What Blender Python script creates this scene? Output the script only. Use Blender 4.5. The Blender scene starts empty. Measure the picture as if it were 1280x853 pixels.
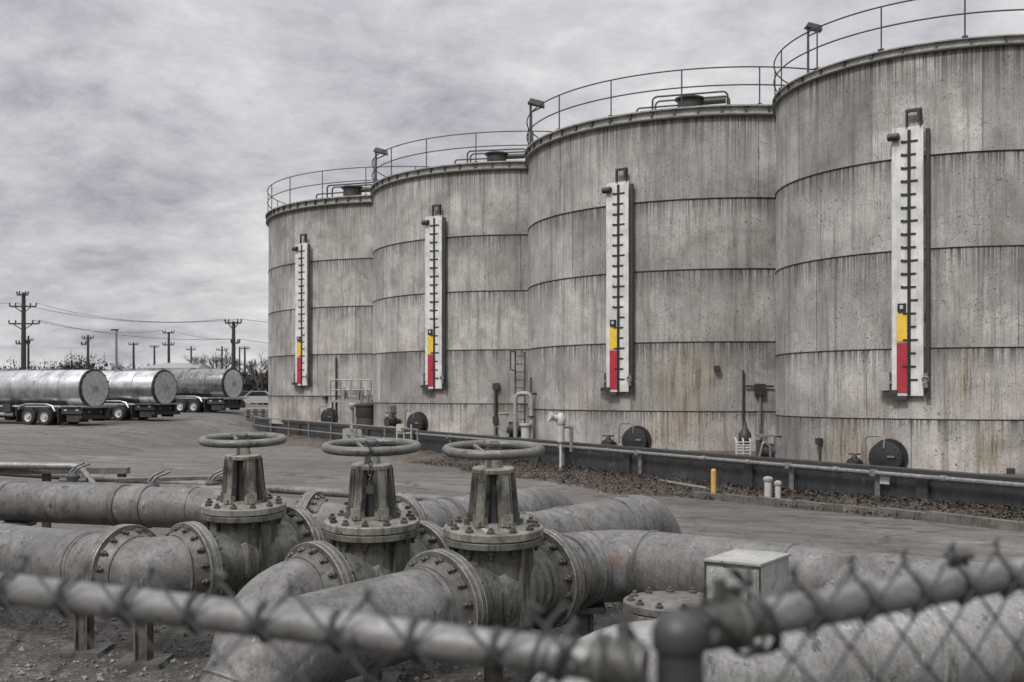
import bpy, bmesh, math, random
from mathutils import Vector, Matrix, Euler
random.seed(7)
S = bpy.context.scene
COL = S.collection
R_ = math.radians
F = 1360.5          # focal length of the photograph in its own pixels (1280 wide)
HY = 490.9          # horizon row
EYE = 2.5           # eye height above the yard

# ------------------------------------------------------------------ camera, sky, sun, exposure
cd = bpy.data.cameras.new('camera'); cam = bpy.data.objects.new('camera', cd); COL.objects.link(cam)
cam.location = (0, 0, EYE); cam.rotation_euler = (R_(90), 0, 0)
cd.sensor_width = 36; cd.lens = F/1280*36; cd.shift_y = (HY-426.5)/1280
cd.clip_start = 0.05; cd.clip_end = 3000
cd.dof.use_dof = True; cd.dof.focus_distance = 13; cd.dof.aperture_fstop = 3.8
S.camera = cam
SUN_EL, SUN_AZ = R_(50), R_(212)       # azimuth measured clockwise from +Y
w = bpy.data.worlds.new('World'); S.world = w; w.use_nodes = True
def setup_world():
    nt = w.node_tree; N = nt.nodes; L = nt.links; N.clear()
    out = N.new('ShaderNodeOutputWorld'); bg = N.new('ShaderNodeBackground'); L.new(bg.outputs[0], out.inputs[0])
    sky = N.new('ShaderNodeTexSky'); sky.sky_type = 'NISHITA'; sky.sun_disc = False
    sky.sun_elevation = SUN_EL; sky.sun_rotation = SUN_AZ; sky.dust_density = 4; sky.air_density = 1.5
    tc = N.new('ShaderNodeTexCoord'); sep = N.new('ShaderNodeSeparateXYZ'); L.new(tc.outputs['Generated'], sep.inputs[0])
    # cloud deck seen in perspective: direction divided by its height
    def math_(op, a, b=None, clamp=False):
        n = N.new('ShaderNodeMath'); n.operation = op; n.use_clamp = clamp
        for i, v in enumerate((a, b)):
            if v is None: continue
            if isinstance(v, (int, float)): n.inputs[i].default_value = v
            else: L.new(v, n.inputs[i])
        return n.outputs[0]
    zc = math_('ADD', math_('MAXIMUM', sep.outputs[2], 0.0), 0.26)
    cmb = N.new('ShaderNodeCombineXYZ')
    L.new(math_('DIVIDE', sep.outputs[0], zc), cmb.inputs[0]); L.new(math_('DIVIDE', sep.outputs[1], zc), cmb.inputs[1])
    def noise(scale, detail, rough, dist=0.0, off=0.0):
        n = N.new('ShaderNodeTexNoise'); n.inputs['Scale'].default_value = scale; n.inputs['Detail'].default_value = detail
        n.inputs['Roughness'].default_value = rough; n.inputs['Distortion'].default_value = dist
        m = N.new('ShaderNodeMapping'); m.inputs['Location'].default_value = (off, off*.7, 3.1); L.new(cmb.outputs[0], m.inputs[0]); L.new(m.outputs[0], n.inputs['Vector'])
        return n.outputs['Fac']
    a = noise(1.0, 7, 0.58, 0.5, 5.3); b = noise(2.9, 8, 0.66, .3, 14)
    c = noise(8.5, 9, 0.72, 0.15, 23)
    v = math_('ADD', math_('ADD', math_('MULTIPLY', a, 0.52), math_('MULTIPLY', b, 0.28)), math_('MULTIPLY', c, 0.2))
    ramp = N.new('ShaderNodeValToRGB'); L.new(v, ramp.inputs[0])
    e = ramp.color_ramp.elements
    e[0].position = 0.38; e[0].color = (0.27, 0.263, 0.297, 1)
    e[1].position = 0.61; e[1].color = (0.78, 0.78, 0.78, 1)
    k = e.new(0.47); k.color = (0.44, 0.433, 0.462, 1)
    k = e.new(0.56); k.color = (0.6, 0.598, 0.6, 1)
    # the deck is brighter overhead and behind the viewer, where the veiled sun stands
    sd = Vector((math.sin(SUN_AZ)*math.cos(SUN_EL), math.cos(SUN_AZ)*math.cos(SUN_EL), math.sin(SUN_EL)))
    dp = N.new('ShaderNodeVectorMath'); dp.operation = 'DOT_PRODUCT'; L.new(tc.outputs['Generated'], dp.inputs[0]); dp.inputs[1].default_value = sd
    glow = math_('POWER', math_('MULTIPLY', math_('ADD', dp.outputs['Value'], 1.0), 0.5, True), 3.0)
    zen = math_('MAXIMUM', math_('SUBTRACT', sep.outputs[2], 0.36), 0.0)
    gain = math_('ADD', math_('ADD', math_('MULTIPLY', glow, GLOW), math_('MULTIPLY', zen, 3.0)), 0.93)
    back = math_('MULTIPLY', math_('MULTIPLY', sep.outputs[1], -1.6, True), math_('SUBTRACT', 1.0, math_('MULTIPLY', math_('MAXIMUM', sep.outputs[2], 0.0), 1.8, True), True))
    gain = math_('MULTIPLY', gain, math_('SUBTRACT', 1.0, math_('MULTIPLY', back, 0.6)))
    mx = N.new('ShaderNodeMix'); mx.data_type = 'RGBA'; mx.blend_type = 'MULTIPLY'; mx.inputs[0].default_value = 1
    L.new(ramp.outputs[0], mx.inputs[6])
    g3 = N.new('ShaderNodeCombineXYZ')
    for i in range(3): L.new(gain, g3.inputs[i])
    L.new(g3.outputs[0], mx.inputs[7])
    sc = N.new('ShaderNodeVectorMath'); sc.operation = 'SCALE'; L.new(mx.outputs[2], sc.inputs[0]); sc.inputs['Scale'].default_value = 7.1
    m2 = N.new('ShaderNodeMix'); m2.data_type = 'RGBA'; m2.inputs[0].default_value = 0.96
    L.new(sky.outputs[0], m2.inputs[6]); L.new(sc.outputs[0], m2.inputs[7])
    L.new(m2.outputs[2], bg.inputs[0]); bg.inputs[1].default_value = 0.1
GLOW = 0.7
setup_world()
sl = bpy.data.lights.new('sun', 'SUN'); sun = bpy.data.objects.new('sun', sl); COL.objects.link(sun)
sl.energy = 1.5; sl.angle = R_(10); sl.color = (1, 0.97, 0.93)
sun.rotation_euler = Vector((-math.sin(SUN_AZ)*math.cos(SUN_EL), -math.cos(SUN_AZ)*math.cos(SUN_EL), -math.sin(SUN_EL))).to_track_quat('-Z', 'Y').to_euler()
S.view_settings.view_transform = 'Standard'; S.view_settings.look = 'None'
S.view_settings.exposure = 0.85; S.view_settings.gamma = 1; S.view_settings.use_curve_mapping = False
S.render.engine = 'CYCLES'
S.cycles.max_bounces = 6; S.cycles.diffuse_bounces = 3; S.cycles.glossy_bounces = 3

# ------------------------------------------------------------------ small helpers
def at(px, py, Y):                      # the point that stands at depth Y on the sight line of a photo pixel
    return Vector(((px-640)/F*Y, Y, EYE+(HY-py)/F*Y))
def ss(a, b, x):
    t = min(1, max(0, (x-a)/(b-a))); return t*t*(3-2*t)
def ground_z(x, y):
    z = 0.18 - 0.23*ss(17, 28, y)
    z += (1-ss(-20.5, -14.5, x))*min(1.25, max(0, (y-35)*0.0262))
    return z

class MB:
    def __init__(s): s.bm = bmesh.new(); s.mi = 0; s.tone = None
    def face(s, vs):
        try: f = s.bm.faces.new(vs)
        except ValueError: return None
        f.material_index = s.mi; f.smooth = True
        return f
    def box(s, c, size, M=None, taper=1.0):
        c = Vector(c); vs = []
        for dz in (-.5, .5):
            k = taper if dz > 0 else 1.0
            for dx, dy in ((-.5, -.5), (.5, -.5), (.5, .5), (-.5, .5)):
                p = Vector((dx*size[0]*k, dy*size[1]*k, dz*size[2]))
                if M is not None: p = M @ p
                vs.append(s.bm.verts.new(p+c))
        for q in ((0, 3, 2, 1), (4, 5, 6, 7), (0, 1, 5, 4), (1, 2, 6, 5), (2, 3, 7, 6), (3, 0, 4, 7)):
            f = s.face([vs[i] for i in q])
            if f: f.smooth = False
    def frame(s, axis):
        z = Vector(axis).normalized(); h = Vector((0, 0, 1)) if abs(z.z) < .9 else Vector((1, 0, 0))
        x = h.cross(z).normalized(); return x, z.cross(x), z
    def ring(s, c, x, y, r, n, ph=0):
        return [s.bm.verts.new(c + (x*math.cos(ph+2*math.pi*i/n)+y*math.sin(ph+2*math.pi*i/n))*r) for i in range(n)]
    def bridge(s, a, b):
        n = len(a)
        for i in range(n): s.face((a[i], a[(i+1) % n], b[(i+1) % n], b[i]))
    def cyl(s, p0, p1, r0, r1=None, n=14, caps=True):
        p0, p1 = Vector(p0), Vector(p1); r1 = r0 if r1 is None else r1
        x, y, z = s.frame(p1-p0)
        a = s.ring(p0, x, y, r0, n); b = s.ring(p1, x, y, r1, n); s.bridge(a, b)
        if caps: s.face(a[::-1]); s.face(b)
    def tube(s, pts, r, n=10, closed=False, caps=True):
        pts = [Vector(p) for p in pts]; m = len(pts); rings = []; px = None
        for i, p in enumerate(pts):
            if closed: t = pts[(i+1) % m]-pts[i-1]
            else: t = pts[min(i+1, m-1)]-pts[max(i-1, 0)]
            t.normalize()
            if px is None: x, y, _ = s.frame(t)
            else: x = (px - t*px.dot(t)).normalized(); y = t.cross(x)
            px = x; rr = r[i] if isinstance(r, (list, tuple)) else r
            rings.append(s.ring(p, x, y, rr, n))
        for i in range(m-1): s.bridge(rings[i], rings[i+1])
        if closed: s.bridge(rings[-1], rings[0])
        elif caps: s.face(rings[0][::-1]); s.face(rings[-1])
    def torus(s, c, axis, R, r, n=32, m=8):
        c = Vector(c); x, y, z = s.frame(axis)
        s.tube([c+(x*math.cos(2*math.pi*i/n)+y*math.sin(2*math.pi*i/n))*R for i in range(n)], r, m, True)
    def lathe(s, prof, c=(0, 0, 0), axis=(0, 0, 1), n=32, caps=True):
        c = Vector(c); x, y, z = s.frame(axis); rs = [s.ring(c+z*h, x, y, max(r, 1e-4), n) for r, h in prof]
        for a, b in zip(rs, rs[1:]): s.bridge(a, b)
        if caps: s.face(rs[0][::-1]); s.face(rs[-1])
    def quad(s, a, b, c, d):
        f = s.face([s.bm.verts.new(Vector(p)) for p in (a, b, c, d)])
        if f: f.smooth = False
        return f
    def build(s, name, mats, parent=None, origin=(0, 0, 0), angle=38):
        me = bpy.data.meshes.new(name); o3 = Vector(origin)
        for v in s.bm.verts: v.co -= o3
        s.bm.normal_update(); s.bm.to_mesh(me); s.bm.free()
        for m in (mats if isinstance(mats, (list, tuple)) else [mats]): me.materials.append(m)
        me.set_sharp_from_angle(angle=R_(angle))
        o = bpy.data.objects.new(name, me); COL.objects.link(o)
        if parent is not None: o.parent = parent
        else: o.location = o3
        return o

def tag(o, label=None, cat=None, group=None, kind=None):
    if label: o['label'] = label
    if cat: o['category'] = cat
    if group: o['group'] = group
    if kind: o['kind'] = kind
    return o
def thing(name, label, cat, loc, group=None, rotz=0):
    o = bpy.data.objects.new(name, None); COL.objects.link(o); o.location = loc; o.rotation_euler = (0, 0, rotz)
    o.empty_display_size = .2
    return tag(o, label, cat, group)
def link(name, me, parent, M):
    o = bpy.data.objects.new(name, me); COL.objects.link(o); o.parent = parent
    o.matrix_local = M; return o
def axis_mat(p, axis, spin=0):
    return Matrix.Translation(p) @ Vector(axis).to_track_quat('Z', 'Y').to_matrix().to_4x4() @ Matrix.Rotation(spin, 4, 'Z')
def fillet(pts, rad, seg=10):
    pts = [Vector(p) for p in pts]; out = [pts[0]]
    for i in range(1, len(pts)-1):
        p, a, b = pts[i], (pts[i-1]-pts[i]).normalized(), (pts[i+1]-pts[i]).normalized()
        th = math.pi-a.angle(b)
        if th < .02: out.append(p); continue
        t = min(rad*math.tan(th/2), .49*(pts[i-1]-p).length if i > 1 else .98*(pts[i-1]-p).length, .98*(pts[i+1]-p).length if i == len(pts)-2 else .49*(pts[i+1]-p).length)
        R = t/math.tan(th/2); c = p+(a+b).normalized()*(R/math.cos(th/2)); u0 = (p+a*t-c); u1 = (p+b*t-c)
        for k in range(seg+1):
            q = k/seg; v = u0.lerp(u1, q)
            # slerp on the arc
            v = (u0*math.sin((1-q)*th)+u1*math.sin(q*th))/math.sin(th)
            out.append(c+v)
    out.append(pts[-1]); return out
def subdivide(pts, step):
    out = [pts[0]]
    for a, b in zip(pts, pts[1:]):
        n = max(1, int((b-a).length/step))
        for i in range(1, n+1): out.append(a.lerp(b, i/n))
    return out

# ------------------------------------------------------------------ procedural materials
class NT:
    def __init__(s, name):
        s.m = bpy.data.materials.new(name); s.m.use_nodes = True; s.t = s.m.node_tree; s.N = s.t.nodes; s.L = s.t.links
        s.b = s.N['Principled BSDF']; s._c = {}
    def set(s, k, v):
        if hasattr(v, 'is_linked'): s.L.new(v, s.b.inputs[k])
        else: s.b.inputs[k].default_value = v
    def coord(s, scale=(1, 1, 1), rand=True):
        key = (tuple(scale), rand)
        if key in s._c: return s._c[key]
        tc = s.N.new('ShaderNodeTexCoord'); m = s.N.new('ShaderNodeMapping'); m.inputs['Scale'].default_value = scale
        s.L.new(tc.outputs['Object'], m.inputs[0]); o = m.outputs[0]
        if rand:
            oi = s.N.new('ShaderNodeObjectInfo'); mu = s.N.new('ShaderNodeVectorMath'); mu.operation = 'SCALE'
            cx = s.N.new('ShaderNodeCombineXYZ')
            for i in range(3): s.L.new(oi.outputs['Random'], cx.inputs[i])
            s.L.new(cx.outputs[0], mu.inputs[0]); mu.inputs['Scale'].default_value = 37.0
            ad = s.N.new('ShaderNodeVectorMath'); s.L.new(o, ad.inputs[0]); s.L.new(mu.outputs[0], ad.inputs[1]); o = ad.outputs[0]
        s._c[key] = o; return o
    def noise(s, scale, detail=5, rough=.6, vec=None, dist=0):
        n = s.N.new('ShaderNodeTexNoise'); n.inputs['Scale'].default_value = scale; n.inputs['Detail'].default_value = detail
        n.inputs['Roughness'].default_value = rough; n.inputs['Distortion'].default_value = dist
        s.L.new(vec if vec is not None else s.coord(), n.inputs['Vector']); return n.outputs['Fac']
    def ramp(s, fac, stops, interp='LINEAR'):
        r = s.N.new('ShaderNodeValToRGB'); r.color_ramp.interpolation = interp; e = r.color_ramp.elements
        while len(e) < len(stops): e.new(.5)
        for q, (p, c) in zip(e, stops):
            q.position = p; q.color = (c, c, c, 1) if isinstance(c, (int, float)) else (*c, 1)
        s.L.new(fac, r.inputs[0]); return r.outputs[0]
    def mix(s, fac, a, b, mode='MIX'):
        n = s.N.new('ShaderNodeMix'); n.data_type = 'RGBA'; n.blend_type = mode
        for i, v in ((0, fac), (6, a), (7, b)):
            if hasattr(v, 'is_linked'): s.L.new(v, n.inputs[i])
            elif isinstance(v, (int, float)): n.inputs[i].default_value = v if i == 0 else (v, v, v, 1)
            else: n.inputs[i].default_value = (*v, 1)
        return n.outputs[2]
    def math(s, op, a, b=0.0, clamp=False):
        n = s.N.new('ShaderNodeMath'); n.operation = op; n.use_clamp = clamp
        for i, v in enumerate((a, b)):
            if hasattr(v, 'is_linked'): s.L.new(v, n.inputs[i])
            else: n.inputs[i].default_value = v
        return n.outputs[0]
    def bump(s, h, strength=.4, dist=.02):
        n = s.N.new('ShaderNodeBump'); n.inputs['Strength'].default_value = strength; n.inputs['Distance'].default_value = dist
        s.L.new(h, n.inputs['Height']); s.L.new(n.outputs[0], s.b.inputs['Normal'])

def plain(name, col, rough=.6, metal=0, var=.25, scale=6, bump=.0):
    t = NT(name); n = t.noise(scale, 5, .65)
    t.set('Base Color', t.mix(1.0, col, t.ramp(n, [(.3, 1-var), (.7, 1+var*.4)]), 'MULTIPLY'))
    t.set('Roughness', rough); t.set('Metallic', metal)
    if bump: t.bump(t.noise(scale*8, 4, .7), bump, .01)
    return t.m

def weathered(name, base, dark, rust=(.13, .055, .03), scale=3.0, rust_at=.66, grain=40, rough=.7, bump=.35, streak=0, metal=0.0):
    """Old painted steel: blotches, fine grit, pits of rust, optional vertical run marks."""
    t = NT(name)
    a = t.noise(scale, 7, .68, dist=.6); g = t.noise(grain, 4, .75); b = t.noise(scale*4.5, 6, .7); ch = t.noise(scale*2.3, 9, .74, dist=.25)
    c = t.mix(t.ramp(a, [(.33, 0), (.66, 1)]), dark, base)
    c = t.mix(t.ramp(ch, [(.61, 0), (.635, .7)]), c, [min(.7, x*1.5) for x in base])
    c = t.mix(t.ramp(ch, [(.36, .85), (.41, 0)]), c, [x*.38 for x in dark])
    c = t.mix(t.ramp(b, [(.56, 0), (.68, .5)]), c, [x*.45 for x in dark])
    c = t.mix(1.0, c, t.ramp(g, [(.3, .72), (.5, 1.0), (.7, 1.22)]), 'MULTIPLY')
    c = t.mix(t.ramp(t.noise(grain*1.7, 3, .6), [(.65, 0), (.72, .6)]), c, [x*.25 for x in dark])
    if streak:
        sv = t.coord((14, 14, .9)); q = t.noise(1.0, 5, .7, sv)
        c = t.mix(t.ramp(q, [(.5, 0), (.62, streak)]), c, [x*.22 for x in dark])
        c = t.mix(t.ramp(q, [(.3, streak*.6), (.4, 0)]), c, [min(.6, x*1.35) for x in base])
    rm = t.math('MULTIPLY', t.ramp(t.noise(scale*1.3, 6, .75, dist=.3), [(rust_at-.03, 0), (rust_at+.06, 1)]), t.ramp(g, [(.35, .2), (.6, 1)]))
    c = t.mix(rm, c, rust)
    t.set('Base Color', c); t.set('Roughness', t.ramp(b, [(.35, max(.15, rough-.32)), (.65, min(1, rough))])); t.set('Metallic', metal)
    t.bump(t.math('ADD', g, t.math('ADD', t.math('MULTIPLY', b, .8), t.math('MULTIPLY', ch, 1.2))), bump*1.4, .006)
    return t.m

def shell_material():
    t = NT('tank_shell_paint')
    at_ = t.N.new('ShaderNodeAttribute'); at_.attribute_name = 'tone'; tone = at_.outputs['Fac']
    at2 = t.N.new('ShaderNodeAttribute'); at2.attribute_name = 'rise'; rise = at2.outputs['Fac']     # 0 at the foot, 1 at the rim
    at3 = t.N.new('ShaderNodeAttribute'); at3.attribute_name = 'below'; below = at3.outputs['Fac']   # 1 just under a ring seam
    m = t.noise(.55, 6, .62, dist=.5); st = t.noise(1, 7, .74, t.coord((4.2, 4.2, .2))); st2 = t.noise(1, 5, .7, t.coord((26, 26, .5)))
    grit = t.noise(24, 4, .8)
    up = t.mix(t.ramp(m, [(.35, 0), (.65, 1)]), (.225, .224, .204), (.42, .418, .39))
    lo = t.mix(t.ramp(m, [(.35, 0), (.65, 1)]), (.235, .221, .207), (.43, .409, .386))
    c = t.mix(t.ramp(t.math('ADD', rise, t.math('MULTIPLY', t.math('SUBTRACT', m, .5), .9)), [(.42, 0), (.56, 1)]), lo, up)
    c = t.mix(1.0, c, t.ramp(tone, [(0, .76), (1, 1.16)]), 'MULTIPLY')
    c = t.mix(1.0, c, t.ramp(t.noise(.95, 9, .7, dist=.8), [(.34, .72), (.5, 1), (.66, 1.15)]), 'MULTIPLY')
    c = t.mix(1.0, c, t.ramp(grit, [(.3, .68), (.5, 1), (.72, 1.26)]), 'MULTIPLY')
    c = t.mix(t.ramp(st, [(.5, 0), (.68, .7)]), c, (.1, .094, .082))
    c = t.mix(t.ramp(st2, [(.55, 0), (.68, .65)]), c, (.09, .084, .074))
    c = t.mix(t.ramp(st, [(.22, .4), (.4, 0)]), c, (.46, .455, .43))
    # runs of dirt under each seam and under the rim
    run = t.math('MULTIPLY', below, t.ramp(t.noise(1, 5, .75, t.coord((17, 17, .14))), [(.44, 0), (.56, 1)]))
    c = t.mix(t.math('MULTIPLY', run, .95), c, (.03, .026, .022))
    # pits and rust freckles, yellow-brown seepage low down
    fr = t.math('MULTIPLY', t.ramp(t.noise(9, 5, .8), [(.6, 0), (.66, 1)]), t.ramp(t.noise(.7, 3, .5), [(.46, 0), (.58, 1)]))
    c = t.mix(t.math('MULTIPLY', fr, .8), c, (.07, .045, .03))
    at4 = t.N.new('ShaderNodeAttribute'); at4.attribute_name = 'seep'
    see = t.math('MULTIPLY', at4.outputs['Fac'], t.ramp(st2, [(.36, 0), (.56, 1)]))
    c = t.mix(t.math('MULTIPLY', see, .7), c, (.25, .2, .1))
    c = t.mix(t.math('MULTIPLY', t.math('MULTIPLY', at4.outputs['Fac'], t.ramp(t.noise(1, 6, .75, t.coord((12, 12, .5))), [(.5, 0), (.56, 1)])), .9), c, (.05, .034, .02))
    sp = t.math('MULTIPLY', t.ramp(t.noise(17, 3, .7), [(.6, 0), (.64, 1)]), t.ramp(t.noise(1.1, 4, .6), [(.44, 0), (.56, 1)]))
    c = t.mix(t.math('MULTIPLY', sp, .85), c, (.04, .034, .028))
    dr = t.math('MULTIPLY', t.ramp(t.noise(1, 5, .8, t.coord((34, 34, 1.1))), [(.57, 0), (.63, 1)]), t.ramp(t.noise(.8, 3, .6), [(.38, 0), (.56, 1)]))
    c = t.mix(t.math('MULTIPLY', dr, .7), c, (.06, .052, .045))
    t.set('Base Color', c); t.set('Roughness', .62)
    t.bump(t.math('ADD', t.math('MULTIPLY', grit, .5), t.noise(3, 4, .6)), .25, .02)
    return t.m

def ground_material():
    t = NT('gravel_ground'); co = t.coord(rand=False)
    v = t.N.new('ShaderNodeTexVoronoi'); v.inputs['Scale'].default_value = 26; t.L.new(co, v.inputs['Vector'])
    b = t.noise(.35, 6, .65, co); f = t.noise(30, 4, .8, co)
    c = t.mix(t.ramp(b, [(.4, 0), (.6, 1)]), (.035, .033, .028), (.085, .081, .073))
    c = t.mix(1.0, c, t.ramp(v.outputs['Color'], [(.1, .5), (.9, 1.7)]), 'MULTIPLY')
    c = t.mix(1.0, c, t.ramp(f, [(.3, .5), (.7, 1.5)]), 'MULTIPLY')
    t.set('Base Color', c); t.set('Roughness', .95)
    t.bump(t.math('ADD', v.outputs['Distance'], f), .9, .03); return t.m
def road_material():
    t = NT('worn_asphalt'); co = t.coord(rand=False)
    rot = t.N.new('ShaderNodeMapping'); rot.inputs['Rotation'].default_value = (0, 0, R_(28)); tc = t.N.new('ShaderNodeTexCoord'); t.L.new(tc.outputs['Object'], rot.inputs[0])
    sc = t.N.new('ShaderNodeMapping'); sc.inputs['Scale'].default_value = (.2, 1.5, 1); t.L.new(rot.outputs[0], sc.inputs[0])
    tr = t.noise(1, 9, .8, sc.outputs[0], 0); b = t.noise(.12, 5, .6, co); f = t.noise(45, 4, .8, co); m = t.noise(1.6, 8, .78, co)
    c = t.mix(t.ramp(b, [(.38, 0), (.62, 1)]), (.092, .085, .078), (.125, .113, .103))
    c = t.mix(t.ramp(tr, [(.36, .7), (.48, 0)]), c, (.026, .023, .02))
    c = t.mix(t.ramp(tr, [(.54, 0), (.64, .5)]), c, (.24, .218, .2))
    c = t.mix(t.ramp(m, [(.52, 0), (.6, .75)]), c, (.05, .045, .04))
    vo = t.N.new('ShaderNodeTexVoronoi'); vo.feature = 'DISTANCE_TO_EDGE'; vo.inputs['Scale'].default_value = .28
    wv = t.N.new('ShaderNodeVectorMath'); nz = t.N.new('ShaderNodeTexNoise'); nz.inputs['Scale'].default_value = .9; nz.inputs['Detail'].default_value = 5; t.L.new(co, nz.inputs['Vector'])
    wv.operation = 'MULTIPLY_ADD'; t.L.new(nz.outputs['Color'], wv.inputs[0]); wv.inputs[1].default_value = (2.2, 2.2, 0); t.L.new(co, wv.inputs[2]); t.L.new(wv.outputs[0], vo.inputs['Vector'])
    c = t.mix(t.math('MULTIPLY', t.ramp(vo.outputs['Distance'], [(.006, 1), (.02, 0)]), t.ramp(b, [(.4, .2), (.6, .9)])), c, (.022, .02, .018))
    pv = t.N.new('ShaderNodeTexVoronoi'); pv.inputs['Scale'].default_value = .17; pv.distance = 'CHEBYCHEV'; t.L.new(wv.outputs[0], pv.inputs['Vector'])
    c = t.mix(1.0, c, t.ramp(pv.outputs['Color'], [(.2, .78), (.8, 1.18)]), 'MULTIPLY')
    c = t.mix(t.ramp(t.noise(.7, 3, .5, co), [(.66, 0), (.72, .7)]), c, (.03, .027, .025))
    c = t.mix(t.ramp(t.noise(7, 4, .8, co), [(.62, 0), (.68, .6)]), c, (.24, .225, .205))
    c = t.mix(1.0, c, t.ramp(f, [(.3, .45), (.7, 1.5)]), 'MULTIPLY')
    t.set('Base Color', c); t.set('Roughness', .85); t.bump(t.math('ADD', f, m), .6, .015); return t.m

M = {}
M['shell'] = shell_material()
M['seam'] = plain('seam_grime', (.018, .016, .014), .8)
M['ground'] = ground_material(); M['road'] = road_material()
M['rim'] = weathered('rim_angle_paint', (.34, .335, .31), (.17, .16, .14), scale=2.2, rust_at=.62, grain=16)
M['dark'] = plain('dark_steel', (.035, .034, .033), .55, 0, .4, 5, .2)
M['rail'] = plain('handrail_paint', (.04, .039, .037), .6, 0, .4, 8)
M['manhole'] = plain('manhole_paint', (.024, .024, .025), .42, 0, .4, 6, .2)
M['galv'] = plain('galvanised_steel', (.22, .22, .215), .45, .35, .5, 10, .1)
M['white'] = plain('white_plate', (.4, .4, .385), .5, 0, .18, 7)
M['grey'] = weathered('grey_enclosure_paint', (.31, .31, .295), (.2, .2, .185), scale=2.5, rust_at=.72, grain=50)
def gauge_enamel():
    t = NT('gauge_board_enamel'); a = t.noise(2.5, 6, .7); q = t.noise(1, 5, .75, t.coord((16, 16, .7)))
    c = t.mix(t.ramp(a, [(.35, 0), (.6, 1)]), (.4, .4, .385), (.58, .58, .57))
    c = t.mix(t.ramp(q, [(.54, 0), (.68, .6)]), c, (.2, .18, .155)); t.set('Base Color', c); t.set('Roughness', .5); return t.m
M['gauge'] = gauge_enamel()
M['red'] = plain('red_plate', (.34, .022, .035), .5, 0, .3, 5)
M['yellow'] = plain('yellow_plate', (.66, .43, .05), .5, 0, .25, 5)
M['black'] = plain('black_paint', (.012, .012, .013), .5, 0, .3, 6)
M['pipe'] = weathered('weathered_pipe_paint', (.155, .153, .147), (.062, .06, .056), scale=2.3, rust_at=.66, grain=42, streak=.35)
M['pipe_pale'] = weathered('pale_pipe_paint', (.25, .25, .243), (.125, .123, .117), scale=2.4, rust_at=.76, grain=48, streak=.25)
M['valve'] = weathered('valve_body_paint', (.14, .14, .12), (.058, .057, .047), rust=(.085, .042, .03), scale=2.4, rust_at=.62, grain=44, streak=.75)
M['bonnet'] = weathered('bonnet_paint', (.25, .248, .215), (.105, .102, .083), rust=(.085, .045, .034), scale=3.2, rust_at=.56, grain=40, streak=.5)
M['wheel'] = weathered('handwheel_paint', (.14, .14, .126), (.05, .05, .044), scale=4, rust_at=.64, grain=50, rough=.5)
M['flange'] = weathered('flange_steel', (.13, .128, .116), (.036, .034, .03), rust=(.075, .038, .027), scale=3.5, rust_at=.62, grain=46)
M['edge'] = weathered('bare_steel_edge', (.36, .355, .335), (.1, .095, .085), scale=6, rust_at=.7, grain=60, rough=.45, metal=.3)
M['rusty'] = weathered('rusty_stand_paint', (.14, .13, .118), (.05, .044, .038), rust=(.085, .05, .038), scale=3, rust_at=.52, grain=30, streak=.6)
M['bolt'] = weathered('bolt_steel', (.12, .115, .105), (.035, .033, .03), scale=9, rust_at=.6, grain=60, rough=.5, metal=.3)
M['concrete'] = weathered('old_concrete', (.15, .14, .125), (.06, .055, .048), rust=(.06, .045, .03), scale=2.2, rust_at=.66, grain=30, streak=.4)
M['bitumen'] = weathered('bitumen_coated_wall', (.042, .042, .043), (.022, .022, .023), rust=(.13, .12, .11), scale=.9, rust_at=.62, grain=22, streak=.4)
M['wood'] = weathered('old_timber', (.15, .13, .11), (.07, .06, .05), scale=3, grain=34, rust_at=.75)
M['pole'] = plain('pole_timber', (.035, .032, .03), .9)
M['alu'] = plain('brushed_tank_aluminium', (.5, .505, .51), .3, .85, .5, 1.6, .05)
M['disc'] = plain('polished_end_plate', (.5, .5, .49), .5, .3, .35, 4, .1)
M['alu_dirty'] = weathered('grimy_tank_aluminium', (.3, .3, .3), (.075, .075, .075), scale=1.3, rust_at=.8, grain=10, rough=.4, metal=.5, streak=.8)
M['rubber'] = plain('tyre_rubber', (.018, .018, .018), .85)
M['glass'] = plain('dark_glass', (.02, .022, .025), .12)
M['foliage'] = plain('dull_foliage', (.036, .036, .03), .9, 0, .6, .6)
M['bark'] = plain('bare_bark', (.07, .064, .058), .95)
M['leaf'] = plain('leaf_litter', (.062, .05, .04), .9, 0, .95, 5)
M['dirt'] = weathered('leafy_dirt', (.09, .075, .06), (.035, .029, .024), rust=(.16, .12, .08), scale=2.5, rust_at=.55, grain=18, bump=.9)
M['stone'] = plain('gravel_stones', (.2, .19, .175), .9, 0, .7, 14)
M['bollard'] = plain('yellow_bollard_paint', (.48, .29, .08), .6, 0, .3, 6)
M['hill'] = plain('distant_scrub', (.06, .06, .05), .95, 0, .5, .05)
M['fence'] = weathered('galvanised_fence', (.21, .21, .205), (.12, .12, .116), rust=(.1, .07, .05), scale=7, rust_at=.7, grain=120, rough=.5, bump=.2, metal=.25)
M['wire'] = plain('fence_wire', (.045, .045, .044), .5, .3, .3, 20)
M['shed'] = plain('pale_shed_sheet', (.22, .22, .215), .6, 0, .15, 2)
M['carwhite'] = plain('white_car_paint', (.36, .36, .36), .3)
M['cardark'] = plain('dark_car_paint', (.05, .05, .055), .3)

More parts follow.
